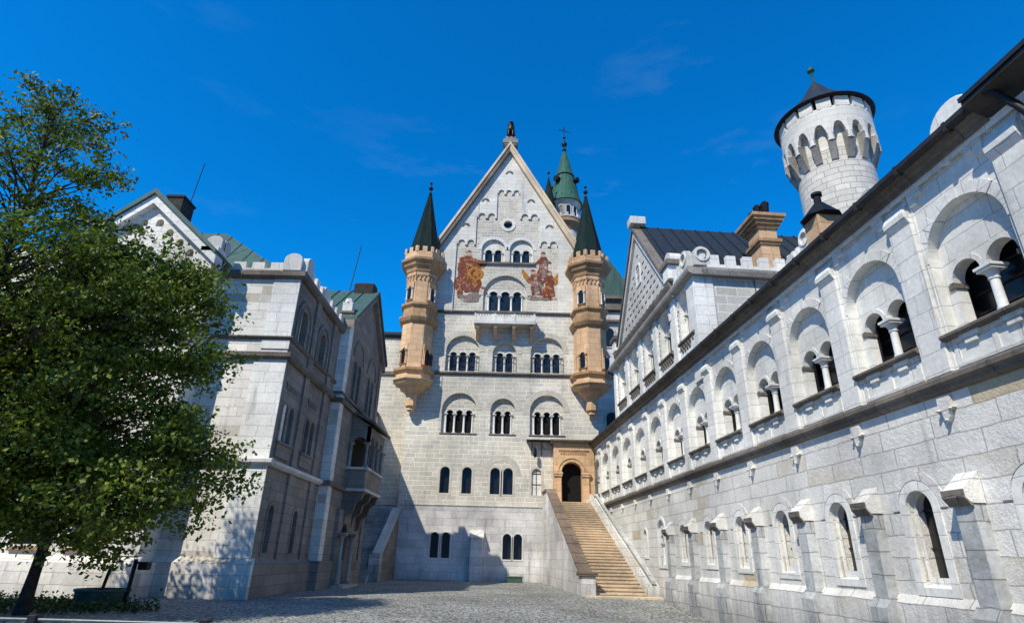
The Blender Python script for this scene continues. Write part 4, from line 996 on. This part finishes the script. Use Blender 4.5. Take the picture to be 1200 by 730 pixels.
for x in (-.9, 1.0):
    w = slit_window(gl, x, .5, 1.7, 4.0, -.04, .22, .2, 'wing', pane='glass_blue'); obj('sill', MB().box(-.6, .6, -.12, .05, 1.5, 1.62), 'tan_dark', w)
slit_window(gl, 0, .8, 10.6, 12.2, -.04, .3, .25, 'wing')

gr = thing('far_gabled_block', 'shaded side gable block with dark chimney and projecting stone oriel past the parapet', 'building', (-9.4, 31, 0))
# side wall faces the court: local frame of each plate rotated by 90 degrees, x runs away from the viewer
def g3(x): return 17.55-.80*abs(x-4.2)
obj('side_wall', MB().plate([(0, -.3), (8.4, -.3), (8.4, g3(8.4)), (4.2, g3(4.2)), (0, g3(0))], [arch(2.1, 9.9, 11.9, .34), arch(3.1, 9.9, 11.9, .34), arch(5.6, 9.9, 11.9, .34), arch(6.6, 9.9, 11.9, .34)], 0, .5), 'bower_shaded', gr, (0, 0, 0), pi/2)
obj('body', MB().prism([(0, -.3), (8.4, -.3), (8.4, 14), (4.2, 17.3), (0, 14)], .52, 8, 'y', Matrix.Rotation(pi/2, 4, 'Z')), 'bower_shaded', gr)
obj('corner_pier', MB().box(-.75, .06, -.08, .6, -.3, 14.1), 'bower', gr, bevel=.02)
obj('pier_cap', MB().box(-.9, .2, -.22, .75, 14.1, 14.3).box(-.85, .14, -.16, .7, 14.42, 14.55), 'cornice', gr)
obj('pier_finial', MB().box(-.62, -.05, .0, .5, 14.55, 15.15).lathe([(.3, 15.15), (.22, 15.4), (.05, 15.5)], -.33, .25, 8), 'lightcourse', gr)
obj('far_pier', MB().box(-.6, .1, 7.9, 8.5, -.3, 14.2).box(-.7, .2, 7.8, 8.6, 14.2, 14.4).box(-.5, .0, 8.0, 8.4, 14.4, 15.1), 'bower_shaded', gr)
obj('plinth', MB().box(-.9, .14, -.14, 8.5, -.3, 1.3), 'bower_shaded', gr)
obj('string_course', MB().box(-.85, .16, -.2, 8.5, 4.85, 5.1).box(-.85, .2, -.22, 8.5, 9.2, 9.45).box(-.82, .14, -.16, 8.5, 9.9-.25, 9.9-.1), 'cornice', gr)
for sg in (-1, 1):
    e = 4.2+sg*4.5; R = Matrix.Rotation(pi/2, 4, 'Z')
    obj('raking_cornice', MB().prism([(4.2, 17.1), (e, g3(e)-.45), (e, g3(e)), (4.2, 17.55)], -.28, .3, 'y', R), 'bower_shaded', gr)
    obj('roof', MB().prism([(4.2, 17.56), (e, g3(e)+.01), (e, g3(e)+.2), (4.2, 17.8)], -.4, 8, 'y', R), 'green_mid', gr)
    mb = MB()
    for i in range(9): y = .6+i*.85; mb.tube([R @ Vector((4.2, y, 17.83)), R @ Vector((e, y, g3(e)+.22))], .035, 4)
    obj('seams', mb, 'green_dark', gr)
obj('chimney', MB().box(-1.3, .1, 3.75, 4.65, 17.2, 18.25), 'soot', gr, bevel=.12)
obj('lightning_rod', MB().tube([(-1.7, 4.2, 17.5), (-1.3, 4.2, 21.3)], .03, 5), 'iron', gr)
for y in (2.1, 3.1, 5.6, 6.6): slit_window(gr, 0, .34, 9.9, 11.9, -.03, .12, .35, 'bower_shaded', rot=pi/2, loc=(0, y, 0))
obj('blind_arch', MB().prism(ring(2.6, 12.4, 1.05, 1.2, 18), -.07, .01).prism(ring(6.1, 12.4, 1.05, 1.2, 18), -.07, .01), 'bower_shaded', gr, (0, 0, 0), pi/2)
# oriel
OY0, OY1, OX = 3.0, 7.0, 1.15
ori = obj('oriel', MB().box(.0, OX, OY0, OY1, 5.0, 6.15).box(.06, OX-.3, OY0+.1, OY1-.1, 8.0, 8.6), 'bower_shaded', gr, bevel=.02)
mb = MB(); mb.plate([(0, 6.2), (OX, 6.2), (OX, 8.55), (0, 8.55)], [arch(.58, 6.22, 7.55, .40, 14)], OY0, OY0+.2); obj('near_arcade', mb, 'bower_shaded', ori)
mb = MB(); mb.plate([(OY0, 6.2), (OY1, 6.2), (OY1, 8.55), (OY0, 8.55)], [arch(OY0+.75+i*1.25, 6.22, 7.6, .45, 14) for i in range(3)], -OX, -OX+.2); obj('outer_arcade', mb, 'bower_shaded', ori, (0, 0, 0), pi/2)
mb = MB(); mb.box(-.05, OX+.1, OY0-.1, OY1+.1, 6.1, 6.22).box(-.05, OX+.1, OY0-.1, OY1+.1, 4.9, 5.05); obj('ledge', mb, 'lightcourse', ori)
for x, y in ((.12, OY0-.02), (OX-.08, OY0-.02), (OX+.02, OY0+1.38), (OX+.02, OY0+2.62), (OX+.02, OY1-.1)): obj('column', column_mb(x, y, 6.22, 7.6, .08), 'weathered_light', ori, smooth=True)  # greyer than the palace columns: the oriel's shade put into the colour
obj('dark_interior', MB().box(.02, .1, OY0+.25, OY1-.1, 6.2, 7.95), 'void', ori)
obj('roof', MB().prism([(0, 9.3), (0, 9.45), (OX+.32, 8.74), (OX+.32, 8.6)], OY0-.3, OY1+.3, 'y'), 'cornice', ori)
obj('gable_infill', MB().prism([(0, 8.56), (OX, 8.56), (0, 9.28)], OY0, OY1, 'y'), 'bower_shaded', ori)
mb = MB()
for y in (OY0, OY0+1.8, OY1-.35): mb.prism([(0, 2.9), (.22, 3.1), (.3, 3.6), (.65, 3.85), (.75, 4.3), (1.05, 4.5), (OX, 4.9), (0, 4.9)], y, y+.35, 'y')
mb.prism([(0, 4.1), (.9, 4.88), (0, 4.88)], OY0+.3, OY1-.3, 'y')
obj('console', mb, 'cornice', ori)
pr_ = obj('doorway', MB().plate([(2.2, 0), (5.0, 0), (5.0, 3.9), (2.2, 3.9)], [arch(3.6, .02, 2.5, .7, 16)], -.2, -.01), 'bower_shaded', gr, (0, 0, 0), pi/2)
obj('door_leaf', MB().box(2.9, 4.3, -.06, -.02, 0, 3.2), 'void', pr_)
for x in (2.5, 4.65): obj('column', column_mb(x, -.4, .1, 2.7, .12), 'weathered_light', pr_, smooth=True)  # door columns greyed in colour to stand in for the shade here
obj('threshold', MB().box(2.0, 5.2, -.9, -.2, -.2, .12), 'step', pr_)
cw = thing('linking_wall', 'shaded stone wall linking the far gable block to the palace', 'wall', (-11.6, 39.4, 0))
obj('wall', MB().box(-1.5, 0, 0, 10.4, -.3, 12.6), 'bower', cw); obj('coping', MB().box(-1.6, .12, 0, 10.4, 12.6, 12.85), 'cornice', cw)

# ------------------------------------------------------------------ small things
rail = thing('metal_barrier', 'long grey steel handrail with clamped posts in the foreground', 'railing', (-3.5, 6.0, 0))
obj('top_rail', MB().tube([(-6, 0, 1.03), (2.35, 0, 1.03)], .015, 10), 'galv', rail, smooth=True)
obj('lower_rail', MB().tube([(-6, 0, .5), (2.35, 0, .5)], .015, 8), 'galv', rail, smooth=True)
post = None
for x in (.74, 2.3, -.83, -2.4, -3.97):
    if post is None:
        post = obj('post', MB().tube([(0, .04, 0), (0, .04, 1.0)], .024, 10), 'galv', rail, (x, 0, 0), smooth=True)
        obj('clamp', MB().box(-.04, .04, -.035, .07, 1.0, 1.07).box(-.06, .06, -.02, .05, .985, 1.0), 'iron', post, bevel=.006)
    else: dup(post, rail, (x, 0, 0))
tub = thing('planting_tub', 'low round green tub with a stake standing by the tree bed', 'tub', (-12.3, 19.6, 0))
obj('tub', MB().lathe([(.60, 0), (.68, .1), (.72, .42), (.76, .44), (.76, .5), (.70, .5), (.66, .40)], 0, 0, 28), 'tub', tub, smooth=True)
obj('soil', MB().lathe([(.66, .38), (.66, .42)], 0, 0, 24), 'bark', tub)
obj('stake', MB().tube([(-.05, 0, .35), (.05, 0, 1.15)], .05, 7), 'bark', tub)
lp = thing('floodlight_post', 'short dark leaning floodlight post at the edge of the bed', 'lamp', (-11.55, 19.6, 0))
obj('post', MB().tube([(0, 0, 0), (.02, 0, 1.35)], .06, 8), 'black', lp); obj('arm', MB().tube([(.02, 0, 1.25), (.28, -.05, 1.22)], .03, 6), 'black', lp)
obj('lamp_head', MB().box(.2, .48, -.18, .12, 1.05, 1.28), 'black', lp, bevel=.03); obj('base_plate', MB().lathe([(.14, 0), (.12, .05)], 0, 0, 10), 'black', lp)
bx = thing('green_box', 'low dark green lidded box at the foot of the palace wall', 'box', (.45, 47.2, 0))
obj('body', MB().box(-.58, .58, -.3, .3, 0, .34), 'tub', bx, bevel=.03); obj('lid', MB().box(-.62, .62, -.34, .34, .345, .42), 'tub', bx, bevel=.02)

# bed of ground cover
def leaf_cloud(pts_fn, n, size, rnd, flat=.6):
    vs = []; fs = []
    for i in range(n):
        c, nr = pts_fn(rnd)
        a = Vector((rnd.gauss(0, 1), rnd.gauss(0, 1), rnd.gauss(0, 1))).normalized()
        nn = (nr*flat+a*(1-flat)+Vector((0, 0, .25))).normalized()
        t = nn.orthogonal().normalized(); t.rotate(Matrix.Rotation(rnd.uniform(0, 6.28), 3, nn)); b = nn.cross(t)
        s = size*rnd.uniform(.5, 1.6); k = len(vs)
        vs += [c-t*s*.55, c+b*s*.38-nn*s*.08, c+t*s*.6, c-b*s*.38-nn*s*.08]; fs.append((k, k+1, k+2, k+3))
    return vs, fs
rnd = random.Random(11)
def bedpt(r):
    while True:
        x = r.uniform(-22, -9.4); y = r.uniform(15.9, 20.9)
        if ((x+16.2)/6.2)**2+((y-18.6)/2.1)**2 < 1: break
    return Vector((x, y, abs(r.gauss(0, .13))+.02)), Vector((0, 0, 1))
v_, f_ = leaf_cloud(bedpt, 8000, .08, rnd, .3)
o = obj('ground_cover', MB().add(v_, f_), 'leaf2'); o['kind'] = 'stuff'; tag(o, 'low dark plants filling the bed under the tree', 'plants')

# ------------------------------------------------------------------ trees
def tree(name, label, base, height, env, nclump, leaves, seed, leafsize, trunk_r, trunk_top, ymax=None, lean=(0, 0), mat='leaf', sparse=.0, zmin=2.0, clumpr=(.45, .95), sqy=1.0, group=None, keep=None):
    rnd = random.Random(seed)
    T = thing(name, label, 'tree', base, 0, group or 'lime trees in the bed at the left')
    def axis(z): return Vector((lean[0]*z+.12*sin(z*.7+seed), lean[1]*z+.1*cos(z*.6), z))
    tb = MB(); zs = [i*trunk_top/9 for i in range(10)]
    tb.tube([axis(z) for z in zs], [trunk_r*(1.25 if i == 0 else 1)*(1-.82*i/9) for i in range(10)], 10)
    obj('trunk', tb, 'bark', T, smooth=True)
    bb = MB(); lv = []; lf = []
    def envr(z):
        for i in range(len(env)-1):
            if env[i][0] <= z <= env[i+1][0]:
                t = (z-env[i][0])/(env[i+1][0]-env[i][0]); return env[i][1]*(1-t)+env[i+1][1]*t
        return 0
    clumps = []
    tries = 0
    while len(clumps) < nclump and tries < nclump*40:
        tries += 1
        z = rnd.uniform(zmin, height); R = envr(z)
        if R <= 0 or rnd.random() > (R/max(e[1] for e in env))**1.2+.12: continue
        a = rnd.uniform(0, 2*pi); r = R*sqrt(rnd.uniform(.12, 1.0))*rnd.uniform(.88, 1.06)
        c = axis(z)+Vector((r*cos(a), r*sin(a)*sqy, 0))
        if ymax:
            lim = ymax(base[0]+c.x)-base[1]-.35
            if c.y > lim: continue
        if keep and not keep(base[0]+c.x, base[1]+c.y, z): continue
        clumps.append((c, r/R, z))
    for c, q, z in clumps:
        rc = rnd.uniform(*clumpr)*(1-.45*z/height*sparse)
        z0 = max(trunk_top*.22, min(c.z-.35*math.hypot(c.x, c.y)-.3, trunk_top*.97)); p0 = axis(z0)
        mid = p0.lerp(c, .5)+Vector((0, 0, .25+rnd.uniform(-.2, .2)))
        L = (c-p0).length
        bb.tube([p0, p0.lerp(mid, .5)+Vector((0, 0, .12)), mid, mid.lerp(c, .55), c], [min(.045, .006+.010*L)*k for k in (1, .8, .6, .4, .18)], 5)
        sub = []
        for k in range(6):
            d = Vector((rnd.gauss(0, 1), rnd.gauss(0, 1), rnd.gauss(0, .45))).normalized(); e = c+d*rc*rnd.uniform(.6, 1.05)
            bb.tube([mid.lerp(c, rnd.uniform(.6, 1)), c.lerp(e, .5)+Vector((0, 0, .04)), e], [.016, .011, .005], 3); sub.append(e)
        def pf(r, c=c, rc=rc, sub=sub):
            e = sub[r.randrange(6)]; w = .38*rc
            p = e+Vector((r.gauss(0, w), r.gauss(0, w), r.gauss(0, w*.42)))
            return p, (p-c).normalized()
        n = int(leaves/nclump*(rc/.7)**2*rnd.uniform(.7, 1.3))
        v, f = leaf_cloud(pf, n, leafsize, rnd, .35); k = len(lv); lv += v; lf += [tuple(i+k for i in q2) for q2 in f]
    obj('branches', bb, 'bark', T)
    obj('crown', MB().add(lv, lf), mat, T)
    return T
def wall_lim(x): return 21.5 if x < -12.7 else 23.3
tree('lime_tree', 'bushy green lime tree with slim dark trunk in front of the pale gabled block', (-12.45, 16.8, 0), 10.4,
     [(1.6, 1.5), (2.0, 3.0), (2.8, 4.2), (3.9, 4.1), (5.5, 3.9), (7.2, 3.8), (8.6, 3.5), (9.7, 2.8), (10.6, 1.2)], 270, 78000, 5, .105, .15, 8.6, lambda x: 18.2, (.0, -.01), zmin=1.75, sqy=.8, keep=lambda x, y, z: not (x < -13.9 and z > 7.7))
tree('lime_tree', 'tallest lime tree, its open airy top rising at the left edge', (-14.5, 14.5, 0), 14.9,
     [(2.8, 2.8), (4.8, 4.3), (7, 4.8), (9.2, 4.5), (10.6, 3.6), (12.2, 2.9), (13.6, 2.2), (14.9, .7)], 300, 76000, 8, .095, .17, 14.2, wall_lim, (.0, .0), sparse=.8, zmin=2.8, sqy=.8, clumpr=(.45, .95), keep=lambda x, y, z: not (x < -16.4 and z > 11.0))
tree('lime_tree', 'small dark lime tree leaning beside the lower left edge', (-14.6, 17.3, 0), 7,
     [(2.0, 1.5), (3.2, 2.8), (5, 2.8), (7, 1)], 60, 12000, 3, .11, .15, 5.6, lambda x: 19.0, (.05, 0), zmin=2.0, mat='leaf2')

# ------------------------------------------------------------------ camera, sky, sun
F, PITCH, ROLL, YAW = 680., radians(23.0), radians(1.5), radians(-.3)
cy, sy = cos(YAW), sin(YAW)
fwd = Vector((sy*cos(PITCH), cy*cos(PITCH), sin(PITCH))); right = Vector((cy, -sy, 0)); up = right.cross(fwd)
r2 = right*cos(ROLL)+up*sin(ROLL); u2 = up*cos(ROLL)-right*sin(ROLL)
cam = bpy.data.cameras.new('camera'); co = bpy.data.objects.new('camera', cam); COL.objects.link(co)
Rm = Matrix((r2, u2, -fwd)).transposed().to_4x4(); Rm.translation = Vector((0, 0, 1.65)); co.matrix_world = Rm
cam.sensor_width = 36; cam.lens = F/1200*36; cam.clip_start = .1; cam.clip_end = 6000
bpy.context.scene.camera = co

SUN = Vector((-.70, -1.0, 1.33)).normalized()     # towards the sun
el = math.asin(SUN.z); az = atan2(SUN.x, SUN.y)
sl = bpy.data.lights.new('sun', 'SUN'); sl.energy = 5.0; sl.angle = radians(.53); sl.color = (1, .925, .79)
so = bpy.data.objects.new('sun', sl); COL.objects.link(so); so.rotation_euler = SUN.to_track_quat('Z', 'Y').to_euler(); so.location = (0, 0, 60)
w = bpy.data.worlds.new('World'); bpy.context.scene.world = w; w.use_nodes = True
nt = w.node_tree; nt.nodes.clear()
sk = nt.nodes.new('ShaderNodeTexSky'); sk.sky_type = 'NISHITA'; sk.sun_disc = False; sk.sun_elevation = el; sk.sun_rotation = az
sk.altitude = 900; sk.air_density = 1.0; sk.dust_density = .3; sk.ozone_density = 3.0
hs = nt.nodes.new('ShaderNodeHueSaturation'); hs.inputs['Saturation'].default_value = 1.35; hs.inputs['Hue'].default_value = .49
bg = nt.nodes.new('ShaderNodeBackground'); bg.inputs[1].default_value = .085
ow = nt.nodes.new('ShaderNodeOutputWorld')
g = N(nt)
tinted = g.mix(1, g.mix(1, hs.outputs[0], (.13, 2.1, 2.85), 'MULTIPLY'), (.35, 3.5, 10.5), 'DARKEN')
tc = g.n('TexCoord'); mp = g.n('Mapping'); g.l(tc.outputs['Generated'], mp.inputs[0]); mp.inputs['Scale'].default_value = (1.5, 1.5, 6); mp.inputs['Rotation'].default_value = (0, .35, 0)
cl = g.mr(g.noise(mp.outputs[0], 2.6, 8, .62), .58, .85, 0, .13)
cl2 = g.math('MULTIPLY', cl, g.mr(g.noise(tc.outputs['Generated'], 1.6, 2), .45, .62, 0, 1))
nt.links.new(sk.outputs[0], hs.inputs['Color']); nt.links.new(g.mix(cl2, tinted, (6.0, 8.5, 10.5)), bg.inputs[0]); nt.links.new(bg.outputs[0], ow.inputs[0])
sc = bpy.context.scene
sc.view_settings.view_transform = 'Standard'; sc.view_settings.look = 'None'; sc.view_settings.exposure = 0; sc.view_settings.gamma = 1
